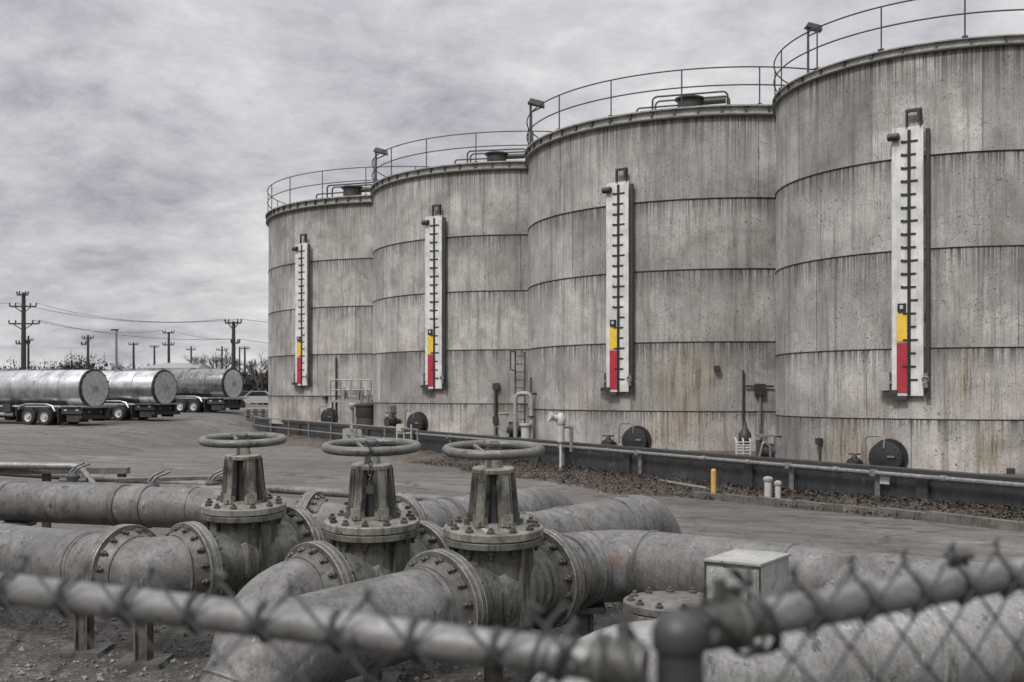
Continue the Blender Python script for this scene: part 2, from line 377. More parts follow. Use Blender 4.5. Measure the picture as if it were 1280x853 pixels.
# ------------------------------------------------------------------ ground, road
def grid(xs, ys, dz, mat, name, hole=None):
    b = MB(); vs = {}
    for i, x in enumerate(xs):
        for j, y in enumerate(ys): vs[i, j] = b.bm.verts.new((x, y, ground_z(x, y)+dz))
    for i in range(len(xs)-1):
        for j in range(len(ys)-1): b.face((vs[i, j], vs[i+1, j], vs[i+1, j+1], vs[i, j+1]))
    return tag(b.build(name, mat), kind='structure')
def lin(a, b, st): return [a+(b-a)*i/max(1, round((b-a)/st)) for i in range(max(1, round((b-a)/st))+1)]
GX = [-1500, -600, -250, -140]+lin(-90, -24, 6)+lin(-22, -13, .75)+lin(-11, 41, 4)+[70, 140, 300, 700, 1500]
GY = [-60, -25, -8, 4, 12.5]+lin(17, 28, 1)+lin(30, 85, 3)+[95, 110, 130, 180, 300, 600, 1200, 2500]
grid(GX, GY, 0, M['ground'], 'ground')
grid([x for x in GX if -140 <= x <= 41], [y for y in GY if 12.5 <= y <= 130], .03, M['road'], 'road')

# ------------------------------------------------------------------ tank farm geometry recovered from the photograph
TANKS = [  # centre x, centre y, radius, ring seams and rim above eye level (rim first)
    dict(c=(-5.77, 66.41), R=8.88, h=[10.09, 7.13, 4.60, 2.06, -.19], s=1.48),
    dict(c=(.59, 51.69), R=7.14, h=[9.17, 6.47, 4.18, 1.76, -.46], s=1.19),
    dict(c=(7.18, 39.23), R=6.60, h=[8.34, 5.85, 3.72, 1.53, -.57], s=1.10),
    dict(c=(11.35, 27.88), R=4.47, h=[7.51, 5.23, 3.17, .98, -.59], s=.745)]
NX, NY = .882, .470                    # across the retaining wall, away from the viewer
UX, UY = .470, -.882                   # along it, towards the right foreground
def wall_pt(px, d):                    # where the sight line of column px meets the line d metres off
    t = (px-640)/F; z = d/(NX*t+NY); return Vector((t*z, z, 0))
def nu(d, s): return Vector((NX*d+UX*s, NY*d+UY*s, 0))
def s_of(p): return p.x*UX+p.y*UY
PAD = EYE-1.75; WD = 17.4; WTOP = EYE-1.545
S0, S1 = s_of(wall_pt(316, WD)), s_of(wall_pt(1560, WD))

b = MB()                               # raised pad the tanks stand on
b.bm.verts.new
pts = [nu(WD+.28, S0+.3), nu(WD+.28, S1), nu(60, S1), nu(60, S0+.3)]
lo = [b.bm.verts.new((p.x, p.y, -.3)) for p in pts]; hi = [b.bm.verts.new((p.x, p.y, PAD)) for p in pts]
b.face(hi); b.bridge(lo, hi)
tag(b.build('tank_pad', M['dirt']), kind='structure')
for p in (None,):
    b = MB(); n = 60
    def wallseg(d0, d1, sa, sb, z0, z1):
        Mx = Matrix(((UX, NX, 0), (UY, NY, 0), (0, 0, 1)))
        c = nu((d0+d1)/2, (sa+sb)/2); b.box((c.x, c.y, (z0+z1)/2), (sb-sa, d1-d0, z1-z0), Mx)
    wt = thing('retaining_wall', 'long low dark wall running along the foot of the four storage tanks', 'wall', nu(WD, S1))
    wallseg(WD, WD+.26, S0, S1, -.4, WTOP-.12)
    wallseg(WD+.26, 42, S0, S0+.26, -.4, WTOP-.12)
    b.build('wall_face', M['bitumen'], wt, nu(WD, S1))
    b = MB(); wallseg(WD-.05, WD+.31, S0-.05, S1, WTOP-.12, WTOP); wallseg(WD+.31, 42, S0-.05, S0+.31, WTOP-.12, WTOP)
    b.build('coping', M['dark'], wt, nu(WD, S1))
    s = S0+4.5
    b = MB()                           # buttress piers
    while s < S1:
        wallseg(WD-.08, WD, s-.14, s+.14, -.3, WTOP-.12); s += 5.2
    b.build('pier', M['bitumen'], wt, nu(WD, S1))

# dirt and leaf strip in front of the wall
def strip_edge(s):
    p = nu(16, s); return 15.2+.85*ss(-24, -18.5, s)+.25*math.sin(s*.9)+.12*math.sin(s*2.3+1)
b = MB(); SS = lin(S0, S1, .35); TT = [0, .12, .3, .5, .7, .85, 1]
vv = []
for i, s in enumerate(SS):
    row = []
    for t in TT:
        e = strip_edge(s); d = e+(WD+.02-e)*t; p = nu(d, s)
        z = ground_z(p.x, p.y)+.022+(.2*ss(0, .8, t)+.05*math.sin(s*3.1+t*5)+random.uniform(-.03, .03))*(1 if t > 0 else 0)
        row.append(b.bm.verts.new((p.x, p.y, max(z, ground_z(p.x, p.y)+.02))))
    vv.append(row)
for a, c in zip(vv, vv[1:]):
    for k in range(len(TT)-1): b.face((a[k], c[k], c[k+1], a[k+1]))
tag(b.build('dirt_verge', M['dirt']), kind='structure')
b = MB()                               # leaves and twigs on the verge
for i in range(13000):
    s = random.uniform(-36, S1); e = strip_edge(s); d = e-.25+(WD-e+.2)*random.random()**.8; p = nu(d, s)
    t = (d-e)/(WD-e); z = ground_z(p.x, p.y)+.05+.2*ss(0, .8, t)+random.uniform(0, .06)
    q = random.uniform(.016, .05)*(1.6 if random.random() < .06 else 1); E_ = Euler((random.uniform(-.9, .9), random.uniform(-.9, .9), random.uniform(0, 6.3))).to_matrix()
    b.quad(*[Vector((p.x, p.y, z))+E_ @ Vector(v) for v in ((-q, 0, 0), (0, -q*.5, .01), (q, 0, 0), (0, q*.5, .012))])
tag(b.build('leaf_litter', M['leaf']), 'brown fallen leaves and twigs along the foot of the dark wall', 'leaf litter', kind='stuff')
# curb at the road edge on the right
b = MB(); ca = s_of(wall_pt(868, 16)); Mx = Matrix(((UX, NX, 0), (UY, NY, 0), (0, 0, 1)))
for s in lin(ca, S1, 1.2)[:-1]:
    c = nu(15.95, s+.6); z = ground_z(c.x, c.y); b.box((c.x, c.y, z+.06), (1.185, .2+random.uniform(-.02, .02), .24+random.uniform(-.03, .03)), Mx @ Matrix.Rotation(random.uniform(-.012, .012), 3, 'Z'))
tag(b.build('curb', M['concrete']), kind='structure')

# ------------------------------------------------------------------ storage tanks
def surf(k, px):
    T = TANKS[k]; t = (px-640)/F; X, Z = T['c']; A = t*t+1; B = -(t*X+Z); C = X*X+Z*Z-T['R']**2
    z = (-B-math.sqrt(max(B*B-A*C, 0)))/A; p = Vector((t*z, z, 0)); n = Vector((p.x-X, p.y-Z, 0)).normalized(); return p, n
def gauge(k, root, px0, px1, ytop, ybot):
    pc, n = surf(k, (px0+px1)/2); Y = pc.y; wd = (px1-px0)/F*Y*1.06; z1 = EYE+(HY-ytop)/F*Y; z0 = EYE+(HY-ybot)/F*Y; H = z1-z0
    a = math.atan2(n.x, -n.y); Ml = Matrix.Translation(Vector((pc.x, pc.y, z0))-root.location) @ Matrix.Rotation(a, 4, 'Z')
    off = -.16*TANKS[k]['s']
    b = MB(); b.box((0, off+.03, H/2), (wd, .05, H))
    for zz in (.08, .35, .65, .93): b.box((0, off/2+.06, H*zz), (wd*.5, abs(off)+.06, .08))
    def X(u): return (u-.5)*wd
    b.mi = 1; nt_ = 19
    for i in range(nt_):
        z = H*(.06+.885*i/(nt_-1)); L = .16 if i % 3 else .22
        b.box((X(.61)+wd*L/2, off-.006, z), (wd*L, .02, H*.0062))
        if i > 6 or i % 2: b.box((X(.505)-wd*.07, off-.012, z), (wd*.14, .03, H*.0062))
        if i > 6: b.box((X(.33), off-.006, z+H*.001), (wd*.075, .02, H*.009))
    g = b.build('level_gauge', [M['gauge'], M['black']], root); g.matrix_local = Ml
    g['label'] = 'tall white level gauge board with red and yellow bands on its left column'
    b = MB(); b.box((X(.555), off-.004, H*.495), (wd*.1, .03, H*.985)); b.build('float_slot', M['black'], g)
    b = MB(); b.box((X(.33), off-.003, H*.105), (wd*.33, .02, H*.185)); b.build('red_zone', M['red'], g)
    b = MB(); b.box((X(.33), off-.003, H*.255), (wd*.33, .02, H*.105)); b.build('yellow_zone', M['yellow'], g)
    b = MB(); b.box((X(.33), off-.02, H*.328), (wd*.26, .05, H*.032)); b.build('float_marker', M['black'], g)
    b = MB(); b.box((X(.33), off-.049, H*.330), (wd*.1, .012, H*.014)); b.build('marker_window', M['white'], g)
    b = MB(); b.cyl((wd*.62, off+.06, -H*.01), (wd*.62, off+.06, H*.985), wd*.075, n=8)
    for zz in (.1, .3, .5, .7, .9): b.box((wd*.56, off+.06, H*zz), (wd*.28, .03, .05))
    b.build('guide_tube', M['dark'], g)
    b = MB(); sx = wd*.5                # pulley bracket on top: an open frame with a dark cheek
    for dx in (-.02, .42): b.box((X(.5)+dx*wd, off, H+.06*H/2), (wd*.06, .09, H*.06))
    b.box((X(.5)+.2*wd, off, H*1.058), (wd*.5, .1, H*.01)); b.box((X(.5)+.38*wd, off, H*1.035), (wd*.14, .09, H*.045))
    b.build('pulley_bracket', M['dark'], g)
    b = MB(); b.cyl((X(-.1), off-.06, H*.965), (X(.25), off-.06, H*.965), wd*.12, n=10); b.box((X(.12), off, H*.965), (wd*.3, .06, wd*.1)); b.build('pulley', M['dark'], g)
    b = MB(); b.box((X(-.22), off, H*.055), (wd*.34, .16, H*.07)); b.box((X(-.03), off, H*.05), (wd*.1, .05, .06)); b.build('control_box', M['grey'], g)
    b = MB(); b.box((X(-.02), off, H*.012), (wd*.4, .1, H*.02)); b.box((X(.25), off, -H*.008), (wd*.5, .09, H*.014)); b.build('foot_bracket', M['dark'], g)
    b = MB(); b.cyl((X(1.1), off-.05, H*.03), (X(1.1), off-.05, H*.085), wd*.07, n=8); b.torus((X(1.1), off-.09, H*.06), (0, 1, .2), wd*.1, wd*.025, 12, 6); b.build('drain_valve', M['galv'], g)
    return g
def manhole(k, root, px, py, rp):
    pc, n = surf(k, px); Y = pc.y; r = rp/F*Y; c = Vector((pc.x, pc.y, EYE+(HY-py)/F*Y))-root.location; u = Vector((-n.y, n.x, 0))
    b = MB(); b.cyl(c-n*.1, c+n*.22, r*.86, n=28); b.lathe([(r*.86, 0), (r, .0), (r, .05), (r*.86, .05)], c+n*.2, n, 28, False)
    b.lathe([(r*.86, .001), (r*1.18, .001), (r*1.18, .03), (r*.86, .03)], c, n, 28, False)
    m = b.build('manhole', M['manhole'], root)
    b = MB(); b.lathe([(r*1.02, 0), (r*1.02, .04), (r*.8, .055), (r*.2, .075), (.001, .078)], c+n*.255, n, 28); b.build('manhole_cover', M['manhole'], m)
    b = MB(); b.tube(fillet([c+n*.28-u*r*1.25-Vector((0, 0, r*.2)), c+n*.28-u*r*1.25+Vector((0, 0, r*1.35)), c+n*.3+Vector((0, 0, r*1.35)), c+n*.34+Vector((0, 0, r*.6))], .12, 5), r*.055, 7)
    b.box(c+n*.34+u*r*.45+Vector((0, 0, r*.1)), (r*.45, r*.12, r*.12), Matrix((u, n, Vector((0, 0, 1)))).transposed()); b.build('davit_arm', M['galv'], m)
    bm_ = MB(); bm_.lathe([(r*.05, 0), (r*.05, .035)], n=6); bo = bm_.build('cover_bolt', M['bolt'], m); me = bo.data
    for i in range(16):
        a = 2*math.pi*i/16; Mb = axis_mat(c+n*.295+(u*math.cos(a)+Vector((0, 0, 1))*math.sin(a))*r*.9, n)
        if i == 0: bo.matrix_local = Mb
        else: link('cover_bolt', me, m, Mb)
def outlet_valve(k, root, px, py, sc):
    pc, n = surf(k, px); Y = pc.y; u = Vector((-n.y, n.x, 0)); z = Vector((0, 0, 1)); c = Vector((pc.x, pc.y, EYE+(HY-py)/F*Y))-root.location
    b = MB(); b.cyl(c-n*.1, c+n*.5*sc, .085*sc, n=12); b.lathe([(.17*sc, 0), (.17*sc, .04)], c+n*.2*sc, n, 14); b.lathe([(.17*sc, 0), (.17*sc, .04)], c+n*.5*sc, n, 14)
    b.lathe([(.1*sc, -.14*sc), (.17*sc, -.06*sc), (.17*sc, .1*sc), (.08*sc, .2*sc), (.05*sc, .28*sc)], c+n*.36*sc, z, 12)
    o = b.build('outlet_valve', M['dark'], root)
    b = MB(); hc = c+n*.36*sc+z*.29*sc; b.torus(hc, z, .17*sc, .022*sc, 18, 6); b.cyl(hc-u*.17*sc, hc+u*.17*sc, .018*sc, n=6); b.build('handwheel', M['dark'], o)

LAB = ['farthest grey storage tank at the left end of the row beside the tank trailers',
       'second grey storage tank from the left with the pump in front of its left edge',
       'third grey storage tank from the left with yellow rust runs right of its gauge',
       'nearest and largest looking grey storage tank at the right edge of the photo']
GA = [(370, 391, 305, 482), (533, 557, 271, 486), (760, 790, 229, 490), (1118, 1154, 160, 495)]
MH = [(413, 522, 10), (524, 530, 13), (797, 551, 16), (1112, 572, 20)]
tank_roots = []
SEEP = [[(400, .5, 0, 1.6, .5), (360, .6, 0, 1.8, .4)], [(500, .6, 0, 1.5, .5), (590, .5, 0, 1.2, .4), (545, .5, 1.4, 2.4, .35), (630, .4, .5, 2.0, .3)],
        [(855, .6, .2, 3.6, .62), (888, .35, 1.6, 3.4, .55), (730, .6, 1.0, 2.2, .5), (825, .45, .0, 1.4, .6), (835, .3, 1.6, 2.8, .5), (700, .4, 0, 1.2, .35), (910, .3, 0, 1.3, .35), (780, .6, 1.1, 1.9, .35)],
        [(1052, .4, .0, 1.5, .9), (1078, .25, 0, 1.4, .7), (1206, .2, 1.3, 3.2, .8), (1238, .26, 0, 1.6, 1.0), (1025, .3, 0, 1.1, .5), (1112, .3, 1.2, 2.0, .4)]]
for k, T in enumerate(TANKS):
    cx, cy = T['c']; R = T['R']; base = PAD-.02; hs = [EYE+h for h in T['h']]; s = T['s']
    root = thing('storage_tank', LAB[k], 'storage tank', (cx, cy, base), 'grey storage tanks in a row'); tank_roots.append(root)
    levels = [0]+[h-base for h in reversed(hs)]      # foot, ring seams, rim
    # shell: plates with their own tone, welded seams and ring seams as darker bead
    b = MB(); bm = b.bm; tl = bm.faces.layers.float.new('tone'); nseg = 192
    lr = bm.verts.layers.float.new('rise'); lb = bm.verts.layers.float.new('below'); ls = bm.verts.layers.float.new('seep')
    spots = []
    for px_, w_, zlo, zhi, am in SEEP[k]:
        p_, n_ = surf(k, px_); spots.append((math.atan2(n_.y, n_.x), w_/R, zlo, zhi, am))
    Ht = levels[-1]; rnd = random.Random(k+3); seams = []
    for ci in range(len(levels)-1):
        z0, z1 = levels[ci], levels[ci+1]; off = rnd.randrange(nseg); plate = 16; rr = R-.004*ci
        tones = [rnd.random() for _ in range(nseg//plate+1)]
        zs = [z0+(z1-z0)*q for q in (0, .2, .4, .6, .75, .87, .94, 1)]
        rows = []
        for z in zs:
            row = []
            for i in range(nseg):
                a = 2*math.pi*i/nseg; v = bm.verts.new((cx+rr*math.cos(a), cy+rr*math.sin(a), base+z)); v[lr] = z/Ht; v[ls] = sum(am*math.exp(-(((a-a0+math.pi) % (2*math.pi)-math.pi)/w_)**2)*ss(zlo-.05, zlo+.4, z)*(1-ss(zhi-1.2, zhi, z)) for a0, w_, zlo, zhi, am in spots); v[lb] = max(0, 1-(z1-z)/((.45 if ci < 4 else .62)*(z1-z0)))**1.6
                row.append(v)
            rows.append(row)
        for a, c in zip(rows, rows[1:]):
            for i in range(nseg):
                f = b.face((a[i], a[(i+1) % nseg], c[(i+1) % nseg], c[i]))
                f[tl] = tones[((i+off) % nseg)//plate]
        for q in range(0, nseg//plate, 1 if ci == 0 else 2): seams.append((2*math.pi*((q*plate-off) % nseg)/nseg, z0, z1, rr))
    b.mi = 1
    for a, z0, z1, rr in seams:
        ca, sa = math.cos(a), math.sin(a); w2 = .006*s
        p = Vector((cx+(rr+.001)*ca, cy+(rr+.001)*sa, 0)); t = Vector((-sa, ca, 0)); n = Vector((ca, sa, 0))
        A = [p-t*w2, p+t*w2, p+n*.006]
        for u0, u1 in ((A[0], A[2]), (A[2], A[1])):
            b.quad(u0+Vector((0, 0, base+z0+.02)), u1+Vector((0, 0, base+z0+.02)), u1+Vector((0, 0, base+z1-.02)), u0+Vector((0, 0, base+z1-.02)))
    for ci in range(1, len(levels)-1):
        b.lathe([(R-.012, -.022*s), (R+.01, -.017*s), (R+.014, 0), (R+.002, .013*s), (R-.02, .015*s)], (cx, cy, base+levels[ci]), n=nseg, caps=False)
    b.build('shell', [M['shell'], M['seam']], root, root.location, 25)
    b = MB(); c0 = (cx, cy, base+Ht)
    b.lathe([(R-.02, -.035*s), (R+.07*s, -.03*s), (R+.09*s, 0), (R+.09*s, .03*s), (R+.03*s, .04*s), (R+.03*s, .2*s), (R+.12*s, .21*s), (R+.12*s, .25*s), (R-.1, .25*s)], c0, n=128, caps=False)
    rm_ = b.build('rim', M['rim'], root, root.location)
    b = MB(); b.lathe([(R+.091*s, -.04*s), (R+.1*s, -.034*s), (R+.1*s, .004*s), (R+.07*s, .006*s)], c0, n=128, caps=False)
    for i in range(int(R*9)):
        a = 2*math.pi*i/int(R*9); d = Vector((math.cos(a), math.sin(a), 0)); b.box(Vector(c0)+d*(R+.06*s)+Vector((0, 0, .12*s)), (.05*s, .06*s, .17*s), Matrix.Rotation(a, 3, 'Z'))
    b.build('rim_bracket', M['dark'], rm_, root.location)
    b = MB(); b.lathe([(R-.05, .22*s), (R*.5, .24*s+R*.04), (.01, .24*s+R*.06)], c0, n=96, caps=False); b.build('roof', M['rim'], root, root.location)
    # railing
    zr = Vector((0, 0, 1)); RR = R+.04; hh = 1.05*(s*.86+.14) if k < 3 else 1.0
    b = MB()
    for zf in (hh, hh*.53): b.torus(Vector(c0)+zr*(.25*s+zf), zr, RR, .021*s**.5, 144, 6)
    rl = b.build('railing', M['rail'], root, root.location)
    npost = round(2*math.pi*RR/(2.15*s**.6)); b = MB(); b.cyl((0, 0, 0), (0, 0, hh), .021*s**.5, n=6); b.box((0, 0, .02), (.12, .12, .04))
    po = b.build('railing_post', M['rail'], rl); me = po.data; ph = {0: .3, 1: .12, 2: .21, 3: .05}[k]
    for i in range(npost):
        a = ph+2*math.pi*i/npost; Mp = Matrix.Translation((RR*math.cos(a), RR*math.sin(a), Ht+.25*s)) @ Matrix.Rotation(a, 4, 'Z')
        if i == 0: po.matrix_local = Mp
        else: link('railing_post', me, rl, Mp)
    gauge(k, root, *GA[k]); manhole(k, root, *MH[k])

# roof hatches with hoop rails (seen above the rim) and floodlights on the left of each rim
def roof_item(k, px, zoff):
    root = tank_roots[k]; T = TANKS[k]; p, n = surf(k, px); s = T['s']; c = p-n*.75; c.z = EYE+T['h'][0]+.25*s; u = Vector((-n.y, n.x, 0)); z = Vector((0, 0, 1))
    b = MB(); b.cyl(c, c+z*.38*s, .34*s, n=20); b.lathe([(.42*s, .38*s), (.42*s, .42*s), (.1, .47*s)], c, z, 20)
    h = b.build('roof_hatch', M['dark'], root, root.location)
    b = MB()
    for e in (0, .55): b.tube(fillet([c+u*-1.05*s-n*e, c+u*-1.05*s+z*.55*s-n*e, c+u*1.05*s+z*.55*s-n*e, c+u*1.05*s-n*e], .15, 5), .03*s, 6)
    b.tube(fillet([c-u*1.5*s, c-u*1.5*s+z*.26*s, c+u*.1*s+z*.26*s], .1, 4), .028*s, 6)
    b.cyl(c+u*.3*s+z*.3*s, c+u*1.0*s+z*.3*s, .09*s, n=8); b.build('hoop_rail', M['rail'], h, root.location)
roof_item(0, 432, 0); roof_item(1, 616, 0); roof_item(2, 858, 0)
def floodlight(k, px, ytop):
    root = tank_roots[k]; T = TANKS[k]; p, n = surf(k, px); s = T['s']; z = Vector((0, 0, 1)); c = p+n*.02; c.z = EYE+T['h'][0]+.22*s; top = EYE+(HY-ytop)/F*p.y
    q = Vector((c.x, c.y, top)); u = Vector((1, .25, 0)).normalized()
    b = MB(); b.cyl(c, q, .04*s, n=8); b.tube([q-z*.25*s, q-z*.1*s+u*.3*s, q+z*.02+u*.42*s], .025*s, 6); f = b.build('light_bracket', M['rail'], root, root.location)
    b = MB(); b.box(q+u*.2*s+z*.06*s, (.55*s, .3*s, .16*s), Matrix.Rotation(R_(14), 3, 'Y'), .8); b.build('floodlight', M['dark'], f, root.location)
floodlight(1, 470.5, 191); floodlight(2, 664, 131); floodlight(3, 1011, 36)
for k, px, py, sc in ((3, 1076, 579, .75), (2, 768, 556, 1.0), (1, 500, 527, 1.3)): outlet_valve(k, tank_roots[k], px, py, sc)

# conduits and small fittings fixed to the tank shells
def conduit(k, pts, r, name='conduit', mat='dark', off=.08):
    root = tank_roots[k]; P = []
    for px, py in pts:
        p, n = surf(k, px); p = p+n*off; p.z = EYE+(HY-py)/F*p.y; P.append(p)
    b = MB(); b.tube(fillet(P, .12, 4), r, 7); return b.build(name, M[mat], root, root.location)
def shell_box(k, px, py, w_, h_, mat='grey', name='junction_box', d=.14):
    root = tank_roots[k]; p, n = surf(k, px); c = p+n*(d/2+.02); c.z = EYE+(HY-py)/F*p.y
    b = MB(); b.box(c, (w_, d, h_), Matrix.Rotation(math.atan2(n.x, -n.y), 3, 'Z')); return b.build(name, M[mat], root, root.location)
conduit(2, [(928.5, 463), (928.5, 560)], .035); conduit(2, [(931, 483), (966, 483)], .03); conduit(2, [(949.5, 492), (949.5, 548)], .035, mat='galv')
shell_box(2, 949, 487, .3, .34, 'dark'); shell_box(2, 896, 460, .18, .12, 'dark', 'nozzle', .2)
shell_box(3, 1027, 552, .13, .16, 'dark', 'nozzle', .12); conduit(3, [(1028, 553), (1028, 583)], .03)
shell_box(3, 1262, 591, .14, .2, 'dark', 'nozzle', .14)
conduit(1, [(620, 482), (620, 545)], .06, off=.1); shell_box(1, 620.5, 483, .26, .26, 'dark'); shell_box(1, 619.5, 525, .18, .3, 'dark')
shell_box(1, 493, 512, .3, .34, 'galv', 'nozzle', .25); shell_box(0, 408, 497, .2, .2, 'dark', 'nozzle', .2)
conduit(2, [(666.5, 472), (667, 520)], .03); conduit(0, [(421, 447), (421, 520)], .045)

# ------------------------------------------------------------------ pipe run, hydrant, frames and fittings along the wall
def post_z(d, s): p = nu(d, s); return ground_z(p.x, p.y)
ra = s_of(wall_pt(520, WD-.2)); zr_ = EYE-1.66
rt = thing('wall_pipe', 'long pale pipe on brackets along the front of the dark wall', 'pipe', nu(WD-.2, S1))
b = MB(); b.tube([Vector((*nu(WD-.2, s).xy, zr_)) for s in lin(ra, S1, 3)], .048, 9); b.build('pipe_run', M['galv'], rt, rt.location)
for px in (560, 700, 796, 985, 1092, 1296, 1420):
    s = s_of(wall_pt(px, WD-.2)); p = nu(WD-.2, s)
    b = MB(); b.box((p.x, p.y, zr_), (.14, .14, .13)); b.box((*nu(WD-.1, s).xy, (zr_+ground_z(p.x, p.y)+.1)/2), (.09, .07, zr_-ground_z(p.x, p.y)-.1)); b.build('pipe_bracket', M['galv'], rt, rt.location)
for px in (935, 1045, 760, 880, 1180):
    p = nu(WD-.2, s_of(wall_pt(px, WD-.2))); b = MB(); b.cyl(Vector((p.x, p.y, zr_))-Vector((UX, UY, 0))*.07, Vector((p.x, p.y, zr_))+Vector((UX, UY, 0))*.07, .065, n=12); b.build('pipe_coupling', M['galv'], rt, rt.location)

# white guard rail before the far end of the wall
ga_, gb_ = s_of(wall_pt(318, WD-.6)), s_of(wall_pt(522, WD-.6))
gr = thing('guard_rail', 'thin pale two-bar guard rail in front of the far end of the dark wall', 'railing', Vector((*nu(WD-.6, gb_).xy, ground_z(*nu(WD-.6, gb_).xy))))
for h in (1.1, .62):
    b = MB(); b.tube([Vector((*nu(WD-.6, s).xy, ground_z(*nu(WD-.6, s).xy)+h)) for s in lin(ga_, gb_, 2)], .035, 6); b.build('rail', M['galv'], gr, gr.location)
for s in lin(ga_, gb_, 3.3):
    p = nu(WD-.6, s); z = ground_z(p.x, p.y); b = MB(); b.cyl((p.x, p.y, z-.05), (p.x, p.y, z+1.13), .04, n=7); b.build('post', M['galv'], gr, gr.location)

p = wall_pt(701, WD-.55); z0 = ground_z(p.x, p.y)+.15; ztop = EYE+(HY-516)/F*p.y
hy = thing('hydrant_standpipe', 'pale standpipe with a side outlet in front of the third tank', 'standpipe', (p.x, p.y, z0))
b = MB(); b.cyl((p.x, p.y, z0-.2), (p.x, p.y, z0+.95), .045, n=10); b.cyl((p.x, p.y, z0+.9), (p.x, p.y, ztop-.2), .11, n=12); b.build('standpipe', M['white'], hy, hy.location)
b = MB(); b.lathe([(.13, -.26), (.15, -.2), (.15, -.05), (.09, .05), (.05, .1)], (p.x, p.y, ztop-.1), n=12); b.cyl((p.x, p.y, ztop-.2), (p.x-.32, p.y-.1, ztop-.12), .1, n=10); b.lathe([(.15, 0), (.15, .05)], (p.x-.3, p.y-.1, ztop-.125), (-1, -.3, .25), 12); b.build('outlet_head', M['white'], hy, hy.location)
b = MB(); b.tube(fillet([(p.x, p.y, ztop-.42), (p.x+.32, p.y, ztop-.42), (p.x+.32, p.y, z0+.6)], .1, 4), .06, 8); b.build('side_pipe', M['galv'], hy, hy.location)

# yellow bollard and two white vent stubs on the verge
p = wall_pt(892, 16.1); z0 = ground_z(p.x, p.y)
b = MB(); b.cyl((p.x, p.y, z0-.2), (p.x, p.y, z0+.7), .062, n=14); b.lathe([(.062, 0), (.045, .03), (.001, .04)], (p.x, p.y, z0+.7), n=14, caps=False)
tag(b.build('bollard', M['bollard'], None, (p.x, p.y, z0)), 'short yellow bollard post standing on the verge by the road', 'bollard')
for px, r, h, lab in ((960, .085, .42, 'taller left one of two small capped white vent stubs before the dark wall'), (972.5, .065, .34, 'slimmer right one of two small capped white vent stubs before the dark wall')):
    p = wall_pt(px, 16.55); z0 = ground_z(p.x, p.y)+.1
    t = thing('vent_stub', lab, 'vent pipe', (p.x, p.y, z0), 'small vent stubs on the verge')
    b = MB(); b.cyl((p.x, p.y, z0-.15), (p.x, p.y, z0+h), r, n=12); b.build('stub', M['white'], t, t.location)
    b = MB(); b.lathe([(r*1.35, 0), (r*1.35, .05), (r*.7, .09)], (p.x, p.y, z0+h), n=12); b.build('cap', M['grey'], t, t.location)
# loose pale pipe lying on the verge
b = MB(); p, q = wall_pt(826, 16.6), wall_pt(884, 16.3); b.cyl(p+Vector((0, 0, ground_z(*p.xy)+.27)), q+Vector((0, 0, ground_z(*q.xy)+.24)), .04, n=8)
tag(b.build('loose_pipe', M['galv'], None, p), 'thin pale loose pipe lying on the leafy verge left of the bollard', 'pipe')

# ladder frame and cabinet between third and fourth tank
def pt_n(px, d, z): p = wall_pt(px, d); p.z = z; return p
def unit_at(px0, px1, ytop, d, zb=PAD):
    p = wall_pt((px0+px1)/2, d); wd = (px1-px0)/F*p.y; return p, wd, EYE+(HY-ytop)/F*p.y
p, wd, zt = unit_at(920.5, 938, 548, 17.95)
lt = thing('step_ladder_frame', 'small pale ladder with close rungs behind the dark wall, left of the pump cabinet', 'ladder', (p.x, p.y, PAD))
for dx in (-.5, 0, .5):
    b = MB(); b.tube(fillet([(p.x+dx*wd, p.y, PAD), (p.x+dx*wd, p.y, zt-.05), (p.x+dx*wd+.02, p.y+.25, zt)], .1, 3), .022, 6); b.build('stile', M['white'], lt, lt.location)
for i in range(6):
    b = MB(); z = PAD+.15+i*(zt-PAD-.25)/5; b.cyl((p.x-wd/2, p.y, z), (p.x+wd/2, p.y, z), .018, n=6); b.build('rung', M['white'], lt, lt.location)
b = MB(); b.lathe([(.1, 0), (.16, .1), (.16, .3), (.06, .45), (.04, .6)], (p.x+.1, p.y+.3, zt-.2), n=10); b.build('vent_cap', M['dark'], lt, lt.location)
p, wd, zt = unit_at(940, 974, 545, 18.0)
ct = thing('pump_cabinet', 'open metal frame holding a small dark pump behind the wall, between third and fourth tanks', 'pump', (p.x, p.y, PAD))
b = MB(); b.box((p.x+wd*.1, p.y, zt), (wd*.8, .5, .05)); b.box((p.x+wd*.42, p.y-.2, (zt+PAD)/2), (.1, .1, zt-PAD)); b.box((p.x+wd*.3, p.y-.2, (zt+PAD)/2), (.06, .1, zt-PAD)); b.box((p.x-wd*.05, p.y-.2, (zt+PAD)/2), (.06, .06, zt-PAD)); b.build('stand_frame', M['galv'], ct, ct.location)
b = MB(); b.cyl((p.x-wd*.25, p.y-.1, PAD+.35), (p.x+wd*.22, p.y-.1, PAD+.3), .2, n=14); b.cyl((p.x-wd*.3, p.y-.15, PAD+.1), (p.x-wd*.3, p.y-.15, zt-.1), .07, n=10); b.box((p.x, p.y-.1, PAD+.08), (wd*.7, .4, .14)); b.build('motor', M['dark'], ct, ct.location)
b = MB(); b.tube(fillet([(p.x-wd*.35, p.y-.3, PAD+.1), (p.x-wd*.2, p.y-.32, PAD+.6), (p.x+wd*.05, p.y-.3, PAD+.45), (p.x+.05, p.y-.3, PAD+.05)], .12, 5), .03, 7); b.build('hose', M['galv'], ct, ct.location)

